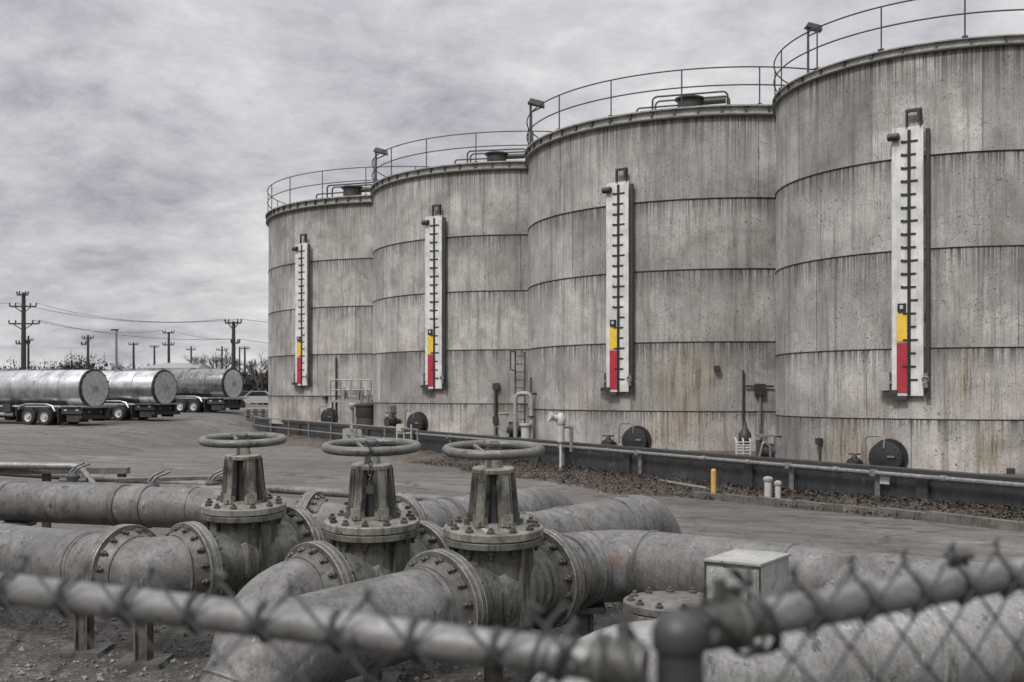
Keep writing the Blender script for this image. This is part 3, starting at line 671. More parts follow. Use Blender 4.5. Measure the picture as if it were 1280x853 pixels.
# tangle of pipework between second and third tank
p, wd, zt = unit_at(644, 656, 440, 18.2)
pl = thing('access_ladder', 'tall dark ladder in the gap between the second and third tanks', 'ladder', (p.x, p.y, PAD))
for dx in (-.5, .5):
    b = MB(); b.cyl((p.x+dx*wd, p.y, PAD), (p.x+dx*wd, p.y, zt), .03, n=6); b.build('stile', M['rail'], pl, pl.location)
for i in range(11):
    b = MB(); z = PAD+.25+i*(zt-PAD-.4)/10; b.cyl((p.x-wd/2, p.y, z), (p.x+wd/2, p.y, z), .02, n=6); b.build('rung', M['rail'], pl, pl.location)
b = MB(); zz = EYE+(HY-463)/F*p.y; b.tube([(p.x-wd*.5, p.y-.05, zt), (p.x-wd*1.0, p.y-.5, zt), (p.x-wd*1.0, p.y-.5, zz), (p.x-wd*.5, p.y-.05, zz)], .028, 6); b.build('guard_hoop', M['rail'], pl, pl.location)
p = wall_pt(657, 18.0); za = EYE+(HY-492)/F*p.y; zb2 = EYE+(HY-532)/F*p.y
rp = thing('riser_pipe', 'pale bent riser pipe in front of the left edge of the third tank', 'pipe', (p.x, p.y, PAD))
b = MB(); b.tube(fillet([(p.x-.35, p.y+.2, PAD), (p.x-.35, p.y+.1, za), (p.x+.2, p.y, za), (p.x+.2, p.y, PAD)], .2, 6), .075, 10); b.build('bent_pipe', M['grey'], rp, rp.location)
b = MB(); b.cyl((p.x, p.y-.05, PAD), (p.x, p.y-.05, zb2), .15, n=12); b.lathe([(.22, 0), (.22, .07)], (p.x, p.y-.05, zb2), n=12); b.build('column', M['white'], rp, rp.location)
b = MB(); b.lathe([(.13, 0), (.13, .05)], (p.x+.2, p.y, PAD+.9), n=12); b.cyl((p.x+.2, p.y, za), (p.x+.55, p.y, za+.02), .05, n=8); b.build('coupling', M['dark'], rp, rp.location)
p, wd, zt = unit_at(624, 650, 537, 17.9)
pm = thing('transfer_pump', 'small dark transfer pump behind the wall below the second tank right edge', 'pump', (p.x, p.y, PAD))
b = MB(); b.cyl((p.x-.1, p.y, PAD+.45), (p.x+wd*.45, p.y, PAD+.45), .28, n=16); b.cyl((p.x+wd*.3, p.y, PAD+.4), (p.x+wd*.55, p.y, PAD+.4), .2, n=12); b.build('motor', M['dark'], pm, pm.location)
b = MB(); b.box((p.x-wd*.25, p.y-.1, PAD+.5), (.32, .3, 1.0)); b.box((p.x-wd*.25, p.y-.1, PAD+1.03), (.4, .36, .06)); b.build('control_box', M['grey'], pm, pm.location)
b = MB(); b.box((p.x, p.y, PAD+.06), (wd, .6, .1)); b.tube([(p.x-wd*.7, p.y-.2, PAD), (p.x-wd*.7, p.y-.2, PAD+.55), (p.x-wd*.3, p.y-.2, PAD+.55)], .03, 6); b.build('pump_base', M['galv'], pm, pm.location)

# access platform between first and second tank, pump in front of it, white sign frame
Y = 55.0; cpt = at(441, 500, Y); wd = 50/F*Y
pf = thing('access_platform', 'small railed access platform between the first and second tanks', 'platform', (cpt.x, Y, PAD))
b = MB(); b.box((cpt.x, Y, cpt.z-.06), (wd, 1.4, .12)); b.build('deck', M['grey'], pf, pf.location)
b = MB()
for h in (1.0, .5):
    b.tube([(cpt.x+wd/2, Y-.65, cpt.z+h), (cpt.x-wd/2, Y-.65, cpt.z+h), (cpt.x-wd/2, Y+.65, cpt.z+h)], .032, 6)
for i in range(5): b.cyl((cpt.x-wd/2+wd*i/4, Y-.65, cpt.z), (cpt.x-wd/2+wd*i/4, Y-.65, cpt.z+1.0), .028, n=6)
b.build('railing', M['galv'], pf, pf.location)
for dx in (-.46, .46):
    for dy in (-.6, .6):
        b = MB(); b.cyl((cpt.x+dx*wd, Y+dy, PAD-.1), (cpt.x+dx*wd, Y+dy, cpt.z-.1), .05, n=7); b.build('leg', M['dark'], pf, pf.location)
for i in range(9):
    b = MB(); x_ = cpt.x-wd*.4+wd*.8*random.random(); b.box((x_, Y+random.uniform(-.3, .3), cpt.z+.3), (.16, .2, random.uniform(.3, .75))); b.build('valve_box', M['grey'], pf, pf.location)
Y = 50.5; cpt = at(457, 545, Y)
vp = thing('vertical_pump', 'dark upright pump on a block in front of the gap between first and second tanks', 'pump', (cpt.x, Y, ground_z(cpt.x, Y)))
zb_ = EYE+(HY-536)/F*Y
b = MB(); b.box((cpt.x, Y, (zb_+ground_z(cpt.x, Y))/2), (1.95, 1.2, zb_-ground_z(cpt.x, Y))); b.build('plinth', M['grey'], vp, vp.location)
b = MB(); b.lathe([(.52, 0), (.56, .08), (.5, .12), (.46, .5), (.5, .56), (.5, 1.02), (.56, 1.05), (.56, 1.13), (.2, 1.2)], (cpt.x+.05, Y, zb_), n=18); b.build('motor', M['dark'], vp, vp.location)
b = MB(); b.cyl((cpt.x-.62, Y-.1, zb_), (cpt.x-.62, Y-.1, zb_+1.05), .09, n=10); b.lathe([(.2, 0), (.22, .12), (.1, .2)], (cpt.x-.62, Y-.1, zb_+1.0), n=12); b.cyl((cpt.x-.62, Y-.1, zb_+1.2), (cpt.x-.62, Y-.1, zb_+1.5), .03, n=6); b.cyl((cpt.x-.85, Y-.1, zb_+1.5), (cpt.x-.4, Y-.1, zb_+1.5), .03, n=6); b.build('side_valve', M['grey'], vp, vp.location)
b = MB(); b.cyl((cpt.x-.25, Y, zb_+1.1), (cpt.x-.1, Y, zb_+1.7), .05, n=7); b.cyl((cpt.x+.1, Y, zb_+1.1), (cpt.x+.15, Y, zb_+1.6), .07, n=7); b.cyl((cpt.x+.35, Y, zb_+1.1), (cpt.x+.4, Y, zb_+1.55), .05, n=7)
for h in (.25, .5, .75): b.box((cpt.x+.75, Y-.2, zb_+h), (.5, .1, .05))
b.build('pipework', M['galv'], vp, vp.location)
p = wall_pt(505, WD-.5); z0 = ground_z(p.x, p.y); wd = 18/F*p.y; zt = EYE+(HY-531)/F*p.y
sf = thing('sign_frame', 'pale tube frame with a small blank white plate before the second tank manhole', 'sign', (p.x, p.y, z0))
for dx in (-.5, 0, .5):
    b = MB(); b.cyl((p.x+dx*wd, p.y, z0-.1), (p.x+dx*wd, p.y, zt-.3*(dx == 0)), .03, n=6); b.build('post', M['white'], sf, sf.location)
b = MB(); b.cyl((p.x-wd/2, p.y, zt-.35), (p.x+wd/2, p.y, zt-.35), .028, n=6); b.build('crossbar', M['white'], sf, sf.location)
b = MB(); b.cyl((p.x-wd/2, p.y, zt-.75), (p.x+wd/2, p.y, zt-.75), .028, n=6); b.build('crossbar', M['white'], sf, sf.location)
b = MB(); b.box((p.x-wd*.24, p.y-.05, zt-.12), (wd*.46, .03, .3)); b.build('plate', M['white'], sf, sf.location)
b = MB(); p = wall_pt(1106, WD-.14); b.box((p.x, p.y, EYE-1.78), (.24, .03, .2), Matrix(((UX, NX, 0), (UY, NY, 0), (0, 0, 1))))
tag(b.build('wall_tag', M['white'], None, p), 'small blank white tag on the dark wall below the nearest tank manhole', 'sign')

# ------------------------------------------------------------------ valves and pipes in the foreground
K = .036
DX = Vector((.66, .75, 0)).normalized(); YAW = math.atan2(DX.y, DX.x); TILT = R_(3.6)
VALVES = [(-2.43, 9.9), (-1.107, 8.65), (-.139, 8.22)]
AX = EYE-1.5
bolt_b = MB(); bolt_b.lathe([(.027, 0), (.027, .03), (.022, .034)], n=6); bolt_b.lathe([(.014, .03), (.014, .06), (.01, .064)], n=8)
_bo = bolt_b.build('bolt', M['bolt']); BOLT = _bo.data; bpy.data.objects.remove(_bo)
def flange(root, c, ax, org, r=.4, t=.05, n=16, bolts=True, mat='flange', hub=.31, hublen=.1, name='flange'):
    """Disc whose outer face (with bolt heads) looks along ax; c is the mating face."""
    ax = Vector(ax).normalized(); c = Vector(c); b = MB()
    b.lathe([(hub*.8, 0), (r-.006, 0), (r, .006), (r, t-.006), (r-.006, t), (hub+.045, t), (hub+.03, t+.03), (hub, t+hublen), (hub*.9, t+hublen)], c, ax, 56, False)
    b.mi = 1
    for h in (.004, t-.004): b.torus(c+ax*h, ax, r-.003, .0045, 56, 5)
    b.mi = 0
    f = b.build(name, [M[mat], M['edge']], root, org, 30)
    if bolts:
        x, y, z = MB().frame(ax)
        for i in range(n):
            a = 2*math.pi*(i+.5)/n; P = c-Vector(org)+(x*math.cos(a)+y*math.sin(a))*(r-.052)+ax*t
            link('bolt', BOLT, f, axis_mat(P, ax, random.uniform(0, 1)))
    return f
VL = ['gate valve with handwheel farthest left of the three in the foreground',
      'middle gate valve with a chain hanging from its handwheel',
      'gate valve with handwheel farthest right, nearest the grey box']
vroots = []
for k, (vx, vy) in enumerate(VALVES):
    Mr = Matrix.Rotation(TILT, 4, 'X') @ Matrix.Rotation(YAW, 4, 'Z')
    cpt = Vector((vx, vy, AX)); base = cpt+Mr.to_3x3() @ Vector((0, 0, -.46))
    root = thing('gate_valve', VL[k], 'gate valve', base, 'handwheel gate valves on the pipe manifold'); root.rotation_euler = Mr.to_euler(); vroots.append(root)
    A = .46; org = (0, 0, 0)
    b = MB(); b.lathe([(.02, 0), (.16, .015), (.26, .09), (.3, .2), (.305, .46), (.3, .8), (.315, .84)], n=48)
    b.cyl((-.52, 0, A), (.52, 0, A), .292, n=48)
    b.lathe([(.292, -.2), (.325, -.16), (.325, .16), (.292, .2)], (0, 0, A), (1, 0, 0), 48, False)
    for q in (-1, 1): b.box((0, q*.302, A+.1), (.1, .05, .62)); b.box((q*.302, 0, A+.3), (.05, .1, .3))
    body = b.build('body', M['valve'], root)
    for q in (-1, 1): flange(root, (q*.55, 0, A), (-q, 0, 0), org, mat='flange', hub=.295, hublen=.07)
    # body flange under the bonnet flange
    b = MB(); b.lathe([(.3, .835), (.37, .84), (.374, .845), (.374, .885), (.37, .89), (.2, .89)], n=56, caps=False); b.build('body_flange', M['valve'], root)
    b = MB(); b.lathe([(.2, .896), (.37, .896), (.376, .902), (.376, .95), (.37, .957), (.24, .957), (.22, .972), (.14, .98), (.001, .98)], n=56, caps=False); bn = b.build('bonnet_flange', M['bonnet'], root)
    for i in range(12):
        a = 2*math.pi*(i+.3)/12; link('bolt', BOLT, bn, Matrix.Translation((.32*math.cos(a), .32*math.sin(a), .957)) @ Matrix.Rotation(random.random(), 4, 'Z') @ Matrix.Diagonal((1.15, 1.15, .72, 1)))
        link('bolt', BOLT, bn, Matrix.Translation((.32*math.cos(a), .32*math.sin(a), .835)) @ Matrix.Rotation(math.pi, 4, 'X'))
    # yoke: four tapering columns on blocky feet around the stem, top plate above
    b = MB(); b.lathe([(.185, .975), (.185, .995), (.1, .995)], n=24, caps=False)
    for i, (da, wd_, mi) in enumerate(((-34, .075, 0), (34, .075, 0), (-88, .08, 1), (88, .08, 1), (-146, .075, 0), (146, .075, 0))):
        a = -YAW-math.pi/2+R_(da); d = Vector((math.cos(a), math.sin(a), 0)); Rz = Matrix.Rotation(a, 3, 'Z'); b.mi = mi
        b.box(d*.168+Vector((0, 0, 1.025)), (.06, wd_+.02, .085), Rz); b.box(d*.2+Vector((0, 0, 1.0)), (.05, .045, .035), Rz)
        lean = Rz @ Matrix.Rotation(R_(-5), 3, 'Y')
        b.box(d*.153+Vector((0, 0, 1.21)), (.03, wd_, .31), lean, .9)
        b.cyl(d*.146+Vector((0, 0, 1.345)), d*.155+Vector((0, 0, 1.345)), wd_*.44, n=12)
        b.mi = 1
        for e in (-.5, .5): b.box(d*.148+Vector((-d.y, d.x, 0))*e*(wd_+.012)+Vector((0, 0, 1.21)), (.055, .012, .32), lean, .93)
    b.mi = 0
    b.lathe([(.08, 1.36), (.155, 1.365), (.16, 1.37), (.16, 1.395), (.15, 1.402), (.07, 1.405), (.06, 1.46), (.055, 1.5)], n=24, caps=False)
    yk = b.build('yoke', [M['bonnet'], M['flange']], root, angle=25)
    b = MB(); b.cyl((0, 0, .97), (0, 0, 1.37), .105, .095, n=18); b.cyl((0, 0, 1.37), (0, 0, 1.47), .05, n=14); b.build('stem_sleeve', M['dark'], yk)
    b = MB(); b.cyl((0, 0, 1.46), (0, 0, 1.58), .024, n=12); b.lathe([(.05, 1.555), (.05, 1.58), (.03, 1.6)], n=6); b.build('stem', M['bolt'], root)
    Hz = 1.535; Rw = (.355, .355, .35)[k]
    b = MB(); b.torus((0, 0, Hz), (0, 0, 1), Rw, .036, 56, 12)
    hw = b.build('handwheel', M['wheel'], root)
    b = MB(); b.lathe([(.055, Hz-.06), (.06, Hz-.05), (.06, Hz+.01), (.03, Hz+.015)], n=18)
    b.build('hub', M['dark'], hw)
    for i in range(3):
        a = -YAW+math.pi/2+R_(28)+i*R_(120); d = Vector((math.cos(a), math.sin(a), 0)); b = MB()
        b.tube([d*.05+Vector((0, 0, Hz-.03)), d*.14+Vector((0, 0, Hz-.045)), d*.26+Vector((0, 0, Hz-.02)), d*(Rw-.01)+Vector((0, 0, Hz))], [.022, .02, .018, .02], 8); b.build('spoke', M['wheel'], hw)
# hanging chain on the middle wheel
Mw = vroots[1].matrix_basis; 
p0 = Vector((VALVES[1][0]+.0, VALVES[1][1], AX)) + (Matrix.Rotation(TILT, 3, 'X') @ Vector((.02, -.36, 1.075))); p0.x += .02
b = MB()
for i in range(9):
    c = p0+Vector((.004*math.sin(i*2), -.042, .05-.034*i)); ax = Vector((1, .2, 0)) if i % 2 else Vector((.2, 1, 0))
    x, y, z = b.frame(ax); zz = Vector((0, 0, 1)); xx = ax.cross(zz).normalized()
    b.tube([c+xx*math.cos(q*math.pi/6)*.012+zz*math.sin(q*math.pi/6)*.023 for q in range(12)], .0058, 6, True)
b.box(p0+Vector((0, -.045, -.28)), (.055, .024, .06))
tag(b.build('lock_chain', M['dark'], None, p0), 'short dark chain with padlock hanging from the rim of the middle handwheel', 'chain')

def pipe(name, label, pts, r, mat='pipe', bend=.45, fl=(), welds=(), cat='pipe', group=None, n=40, joints=(), spots=None):
    P = fillet(pts, bend, 12); lo = min(P, key=lambda q: q.z); o = Vector((P[0].x, P[0].y, ground_z(P[0].x, P[0].y)))
    root = thing(name, label, cat, o, group)
    b = MB(); b.tube(subdivide(P, .5), r, n)
    # weld beads at given distances along the run
    def along(d):
        for a, c in zip(P, P[1:]):
            L = (c-a).length
            if d <= L: return a.lerp(c, d/L), (c-a).normalized()
            d -= L
        return P[-1], (P[-1]-P[-2]).normalized()
    for d in welds:
        c, t = along(d); b.torus(c, t, r+.001, .011, 40, 6)
    b.build('pipe_wall', M[mat], root, o, 30)
    for d in joints:
        c, t = along(d); bb = MB(); bb.lathe([(r, -.045), (r+.016, -.04), (r+.02, 0), (r+.016, .04), (r, .045)], c, t, 40, False); bb.build('band_clamp', M['flange'], root, o)
    for c, ax, rr in fl: flange(root, c, ax, o, r=rr, hub=r+.008)
    return root
def vend(k, q, extra=0):               # mating face at the valve's end, with the manifold's slope
    v = Vector((*VALVES[k], AX)); return v+(Matrix.Rotation(TILT, 3, 'X') @ DX)*(q*(.556+extra))
TD = Matrix.Rotation(TILT, 3, 'X') @ DX
G = 'big grey pipes of the valve manifold'
PR = .30
# --- left valve: elbow in front, then the pipe that leaves the photo on the left
L1 = vend(0, -1); C1 = L1-TD*.34; e1 = Vector((-.86, .51, 0)); F1 = C1+e1*.37
pipe('elbow_pipe', 'short flanged elbow of grey pipe in front of the left gate valve', [L1, C1, F1], PR, bend=.36, fl=[(L1, -TD, .4), (F1, -e1, .4)], group=G, welds=(.12, .62))
F1b = F1+e1*.006; far = F1b+e1*9
pipe('flanged_pipe', 'thick grey pipe running off the left edge from its flange', [F1b, far], PR, fl=[(F1b, e1, .4)], group=G, welds=(.42, .47, 3.6))
R1 = vend(0, 1); d1 = Vector((.6, .8, 0)); q1 = R1+d1*1.45
pipe('flanged_pipe', 'grey pipe leading back from the left gate valve, with a second flange midway', [R1, q1], PR, fl=[(R1, TD, .4), (q1, -d1, .4)], group=G)
q1b = q1+d1*.006; q1c = Vector((.62, 13.9, q1.z)); d1b = (q1c-q1b).normalized()
pipe('flanged_pipe', 'grey pipe passing behind the right gate valve with a chained joint, farthest back', [q1b, q1c, Vector((q1c.x+.02, q1c.y+.02, 0))], PR, fl=[(q1b, d1b, .4)], group=G, welds=(.5, .56), joints=(.75,))
# --- middle valve: elbow turning down in front; run ending in an elbow behind
L2 = vend(1, -1); C2 = L2-TD*.56
pipe('elbow_pipe', 'domed grey elbow turning down in front of the middle gate valve', [L2, C2, Vector((C2.x-.05, C2.y-.05, -.2))], PR, bend=.46, fl=[(L2, -TD, .4)], group=G, welds=(.14,))
R2 = vend(1, 1); E2 = Vector((1.53, 11.75, AX+.115))
pipe('flanged_pipe', 'thick grey pipe ending in a downward elbow behind the right gate valve', [R2, E2, Vector((E2.x+.1, E2.y+.12, 0))], PR+.015, bend=.42, fl=[(R2, TD, .4)], group=G, welds=(1.35, 1.9, 2.75, 3.0), joints=(1.37,))
# --- right valve: straight run to the lower left; elbow then long pipe to the right
L3 = vend(2, -1); d3 = -TD; C3 = L3+d3*1.65; 
pipe('flanged_pipe', 'thick grey pipe slanting from the right gate valve down behind the fence rail', [L3, C3, Vector((C3.x-.1, C3.y-.1, -.2))], PR, bend=.46, fl=[(L3, -TD, .4)], group=G, welds=(.2, 1.7))
R3 = vend(2, 1); C4 = Vector((.83, 9.28, AX+.05)); D4 = Vector((3.75, 6.9, AX+.05))
pipe('flanged_pipe', 'grey pipe turning right from the right gate valve and passing behind the grey box', [R3, C4, D4, Vector((D4.x+.05, D4.y-.05, -.1))], PR, bend=.42, fl=[(R3, TD, .4)], group=G, welds=(.2, .45, .6, 1.15, 2.4), joints=(.32,))
# --- background pipe on the left, thinner
B0, B1, B2 = Vector((-8.5, 14.0, EYE-1.33)), Vector((-3.5, 12.45, EYE-1.33)), Vector((-2.25, 12.15, EYE-1.44))
d5 = (B2-B1).normalized()
pipe('flanged_pipe', 'pale grey pipe with clamps running behind the left gate valve', [B0, B1, B2], .235, bend=1.0, fl=[(B2, -d5, .34)], group=G, joints=(4.1, 4.45), welds=(2.5, 5.1))
B2b = B2+d5*.006; B3 = B2+d5*.55
pipe('flanged_pipe', 'short flanged stub of pipe seen between the left and middle valve stems', [B2b, B3, Vector((B3.x+.1, B3.y-.03, 0))], .235, bend=.3, fl=[(B2b, d5, .34)], group=G)
# --- pale pipe close to the fence, right foreground
A0, A1 = Vector((.2, 4.6, EYE-1.26)), Vector((3.2, 5.72, EYE-1.26))
pipe('foreground_pipe', 'pale thick pipe close behind the fence in the right foreground', [Vector((A0.x-.04, A0.y-.02, -.1)), A0, A1, Vector((A1.x+.05, A1.y+.02, -.1))], .26, mat='pipe_pale', bend=.4, group=G, welds=(1.7, 2.6, 3.0, 3.05))
# --- capped riser beyond the fence post
cp = at(846, 752, 6.9)
rs = thing('capped_riser', 'round bolted blind flange on a short riser beside the fence corner post', 'blind flange', (cp.x, cp.y, ground_z(cp.x, cp.y)))
b = MB(); b.cyl((cp.x, cp.y, 0), (cp.x, cp.y, cp.z-.1), .22, n=32); b.build('riser', M['valve'], rs, rs.location)
b = MB(); b.lathe([(.2, -.11), (.335, -.105), (.34, -.1), (.34, -.055), (.335, -.05), (.2, -.05)], cp, n=48, caps=False); b.build('lower_flange', M['flange'], rs, rs.location)
b = MB(); b.lathe([(.2, -.044), (.335, -.044), (.34, -.04), (.34, 0), (.335, .006), (.001, .012)], cp, n=48, caps=False); f = b.build('blind_flange', M['flange'], rs, rs.location)
for i in range(12):
    a = 2*math.pi*i/12; link('bolt', BOLT, f, Matrix.Translation(cp-rs.location+Vector((.29*math.cos(a), .29*math.sin(a), .004))) @ Matrix.Diagonal((1, 1, .6, 1)))

# grey junction box on a post
Yb = 6.9; c0 = at(893, 700, Yb); wbx = 72/F*Yb; zt = EYE+(HY-704)/F*Yb
jb = thing('junction_box', 'square grey electrical box on a post in front of the right-hand pipe', 'electrical box', (c0.x+wbx*.7, Yb+.2, ground_z(c0.x, Yb)))
jb.rotation_euler = (0, 0, R_(-34))
b = MB(); b.box((0, 0, zt-jb.location.z-.19), (wbx*1.0, .52, .38)); b.box((0, 0, zt-jb.location.z+.006), (wbx*1.05, .55, .014)); b.build('cabinet', M['grey'], jb)
b = MB(); b.box((0, -.268, zt-jb.location.z-.2), (wbx*.9, .014, .33)); dr = b.build('door', M['grey'], jb)
b = MB(); b.cyl((wbx*.34, -.27, zt-jb.location.z-.24), (wbx*.34, -.3, zt-jb.location.z-.24), .022, n=10); b.box((wbx*.34, -.285, zt-jb.location.z-.2), (.02, .02, .07)); b.build('latch', M['dark'], dr)
b = MB()
for e in (-.5, .5): b.box((wbx*e*1.0, -.262, zt-jb.location.z-.19), (.009, .016, .38))
b.box((0, -.262, zt-jb.location.z-.012), (wbx, .016, .01)); b.build('edge_trim', M['dark'], jb)
b = MB(); b.cyl((0, 0, -.1), (0, 0, zt-jb.location.z-.37), .05, n=10); b.build('post', M['dark'], jb)

# pipe stands carrying the runs
def stand(p, r, h, lab):
    z0 = ground_z(p.x, p.y); zt = p.z-r
    t = thing('pipe_stand', lab, 'pipe stand', (p.x, p.y, z0), 'steel stands under the big pipes')
    b = MB(); b.box((p.x, p.y, (z0+zt)/2-.05), (.14, .1, zt-z0-.02)); b.box((p.x-.05, p.y, (z0+zt)/2-.05), (.015, .16, zt-z0-.02)); b.box((p.x+.05, p.y, (z0+zt)/2-.05), (.015, .16, zt-z0-.02)); b.build('post', M['rusty'], t, t.location)
    b = MB(); b.box((p.x, p.y, z0+.02), (.4, .4, .05)); b.build('base_plate', M['flange'], t, t.location)
    b = MB(); b.box((p.x, p.y, zt-.03), (.34, .26, .05)); b.build('saddle', M['flange'], t, t.location)
v0 = Vector((*VALVES[0], AX)); v1 = Vector((*VALVES[1], AX)); v2 = Vector((*VALVES[2], AX))
stand(C1+e1*.15, PR, 0, 'rusty pipe stand under the elbow in front of the left gate valve')
stand(F1+e1*.55, PR, 0, 'rusty pipe stand under the left pipe close to its flange')
stand(F1+e1*4.5, PR, 0, 'pipe stand under the left pipe near the left edge of the photo')
for v, lab in ((v0, 'pipe stand below the left gate valve'), (v1, 'pipe stand below the middle gate valve'), (v2, 'pipe stand below the right gate valve')): stand(v, .46, 0, lab)
stand(R3.lerp(C4, .62), PR, 0, 'pipe stand under the pipe elbow right of the right gate valve')
stand(C4.lerp(D4, .55), PR, 0, 'pipe stand under the long pipe behind the grey box')
stand(B0.lerp(B1, .5), .235, 0, 'pipe stand under the background pipe on the left')

# smaller lines and clutter behind the manifold
def thin(label, pts, r, mat='pipe', bend=.2, name='small_pipe'):
    P = fillet(pts, bend, 6); o = Vector((P[0].x, P[0].y, P[0].z)); b = MB(); b.tube(P, r, 12)
    return tag(b.build(name, M[mat], None, o), label, 'pipe', 'small-bore lines behind the manifold')
thin('slim dark line nearest behind the left background pipe', [(-9.5, 15.2, 1.27), (-3.2, 14.0, 1.24), (-2.4, 13.9, .3)], .055, 'flange')
thin('slim pale line above the other small lines at the left edge', [(-9.8, 16.1, 1.46), (-6.2, 15.6, 1.44), (-5.5, 15.5, .6)], .05, 'galv')
thin('slim line running farthest back behind the manifold', [(-8, 16.6, 1.3), (-.9, 15.2, 1.0), (-.6, 15.1, .2)], .06, 'pipe')
thin('slim line bending under the left background pipe toward the left valve', [(-7.5, 12.2, .98), (-4.4, 11.2, .95), (-3.6, 11.3, .3)], .045, 'pipe')
thin('slim line low between the two big left pipes', [(-7.4, 11.7, .8), (-4.1, 10.9, .78), (-3.4, 10.9, .2)], .05, 'flange')
rk = thing('pipe_rack', 'low dark steel rack at the left edge behind the background pipe', 'pipe rack', (-7.3, 15.9, ground_z(-7.3, 15.9)))
for x_ in (-9, -7.9, -6.8, -5.7):
    b = MB(); b.box((x_, 15.9, .72), (.1, .1, 1.2)); b.build('post', M['dark'], rk, rk.location)
b = MB(); b.box((-7.35, 15.9, 1.36), (3.5, .14, .09)); b.box((-7.35, 15.9, 1.16), (3.5, .1, .06)); b.build('beam', M['wood'], rk, rk.location)
for (px, py, Y, lab) in ((92, 597, 14.6, 'small lever valve on a slim line near the left edge'), (190, 609, 13.0, 'dark lever valve on top of the left background pipe'), (265, 606, 14.2, 'small lever valve on a slim line left of the left handwheel')):
    c = at(px, py, Y); t = thing('lever_valve', lab, 'lever valve', (c.x, c.y, c.z-.12), 'small lever valves behind the manifold')
    b = MB(); b.lathe([(.05, -.14), (.09, -.1), (.09, .02), (.04, .07)], c, n=12); b.cyl(c-Vector((.18, 0, .05)), c+Vector((.18, 0, -.05)), .05, n=10); b.build('body', M['dark'], t, t.location)
    b = MB(); b.tube([c+Vector((0, 0, .06)), c+Vector((.06, 0, .12)), c+Vector((.24, -.05, .19))], .016, 6); b.tube([c+Vector((-.05, 0, .06)), c+Vector((.02, 0, .14)), c+Vector((.15, -.02, .2))], .016, 6); b.build('lever', M['galv'], t, t.location)
for i, (x_, y_, L, a, z_, lab) in enumerate(((-2.2, 14.6, 2.2, 12, .95, 'weathered plank lying on the small lines behind the left valve'), (-1.5, 15.6, 1.8, -8, .9, 'weathered plank lying farthest back behind the middle valve'), (-4.6, 14.8, 1.5, 20, 1.33, 'weathered plank lying on lines left of the left handwheel'))):
    b = MB(); b.box((x_, y_, z_), (L, .2, .05), Matrix.Rotation(R_(a), 3, 'Z')); tag(b.build('plank', M['wood'], None, (x_, y_, z_)), lab, 'plank', 'weathered planks among the small lines')
    tr = thing('trestle', 'low trestle under the '+lab.split(' lying')[0]+' '+('behind the left valve', 'behind the middle valve', 'left of the left handwheel')[i], 'trestle', (x_, y_, ground_z(x_, y_)), 'low trestles behind the manifold')
    for e in (-.4, .4):
        b = MB(); q = Vector((x_, y_, 0))+Matrix.Rotation(R_(a), 3, 'Z') @ Vector((e*L, 0, 0)); b.box((q.x, q.y, (z_+.1)/2), (.08, .16, z_-.07)); b.build('leg', M['wood'], tr, tr.location)

# loose gravel near the pipes
b = MB()
for i in range(5200):
    x, y = random.uniform(-7, 5), random.uniform(3.5, 13); r = random.uniform(.012, .04); z = ground_z(x, y)
    E_ = Euler((random.uniform(0, 6), random.uniform(0, 6), random.uniform(0, 6))).to_matrix()
    vs = [b.bm.verts.new(Vector((x, y, z+r*.3))+E_ @ Vector(v)*r*random.uniform(.7, 1.2)) for v in ((1, 0, 0), (-1, 0, 0), (0, 1, 0), (0, -1, 0), (0, 0, .8), (0, 0, -.8))]
    for q in ((0, 2, 4), (2, 1, 4), (1, 3, 4), (3, 0, 4), (2, 0, 5), (1, 2, 5), (3, 1, 5), (0, 3, 5)):
        f = b.face([vs[i_] for i_ in q]); f.smooth = False
tag(b.build('gravel', M['stone']), 'loose grey gravel on the ground under the pipes', 'gravel', kind='stuff')

# ------------------------------------------------------------------ chain-link fence in front of the viewer
CR = at(850, 812, 1.10); PL = at(842, 838, 1.10); PR2 = at(854, 789, 1.10); LE = at(10, 737, 1.42); RE = at(1268, 719, 1.46)
dl = (LE-PL).normalized(); dr_ = (RE-PR2).normalized(); LEN = 3.0
fn = thing('chain_link_fence', 'galvanised chain-link fence corner with tubular top rails, out of focus in the foreground', 'fence', (CR.x, CR.y, ground_z(CR.x, CR.y)))
rr = .0205
for d, P0 in ((dl, PL), (dr_, PR2)):
    b = MB(); b.tube([P0+d*.03, P0+d*LEN], rr, 20); b.build('top_rail', M['fence'], fn, fn.location)
b = MB(); b.cyl((CR.x, CR.y, 0), (CR.x, CR.y, CR.z+.012), .024, n=24); b.build('corner_post', M['wire'], fn, fn.location)
b = MB(); b.lathe([(.027, -.016), (.0285, -.012), (.0285, .004), (.024, .015), (.012, .022), (.001, .024)], (CR.x, CR.y, CR.z+.016), n=24, caps=False); b.build('post_cap', M['wire'], fn, fn.location)
for d, P0 in ((dl, PL), (dr_, PR2)):
    b = MB(); b.cyl(P0+d*.034, P0+d*.085, .0245, n=20); b.lathe([(.0245, 0), (.029, .004), (.029, .012), (.0245, .016)], P0+d*.066, d, 20, False); b.cyl(P0+d*.052+Vector((0, 0, .02)), P0+d*.052+Vector((0, 0, .048)), .007, n=8); b.build('rail_end_cup', M['valve'], fn, fn.location)
for h in (-.07, -.35, -.8):
    b = MB(); b.lathe([(.024, -.011), (.0275, -.011), (.0275, .011), (.024, .011)], (CR.x, CR.y, CR.z+h), n=24, caps=False)
    q = Vector((CR.x, CR.y, CR.z+h))+(dl+Vector((0, -.5, 0))).normalized()*.045; b.box(q, (.016, .03, .02)); b.cyl(q-Vector((.02, 0, 0)), q+Vector((.02, 0, 0)), .006, n=6); b.build('tension_band', M['wire'], fn, fn.location)
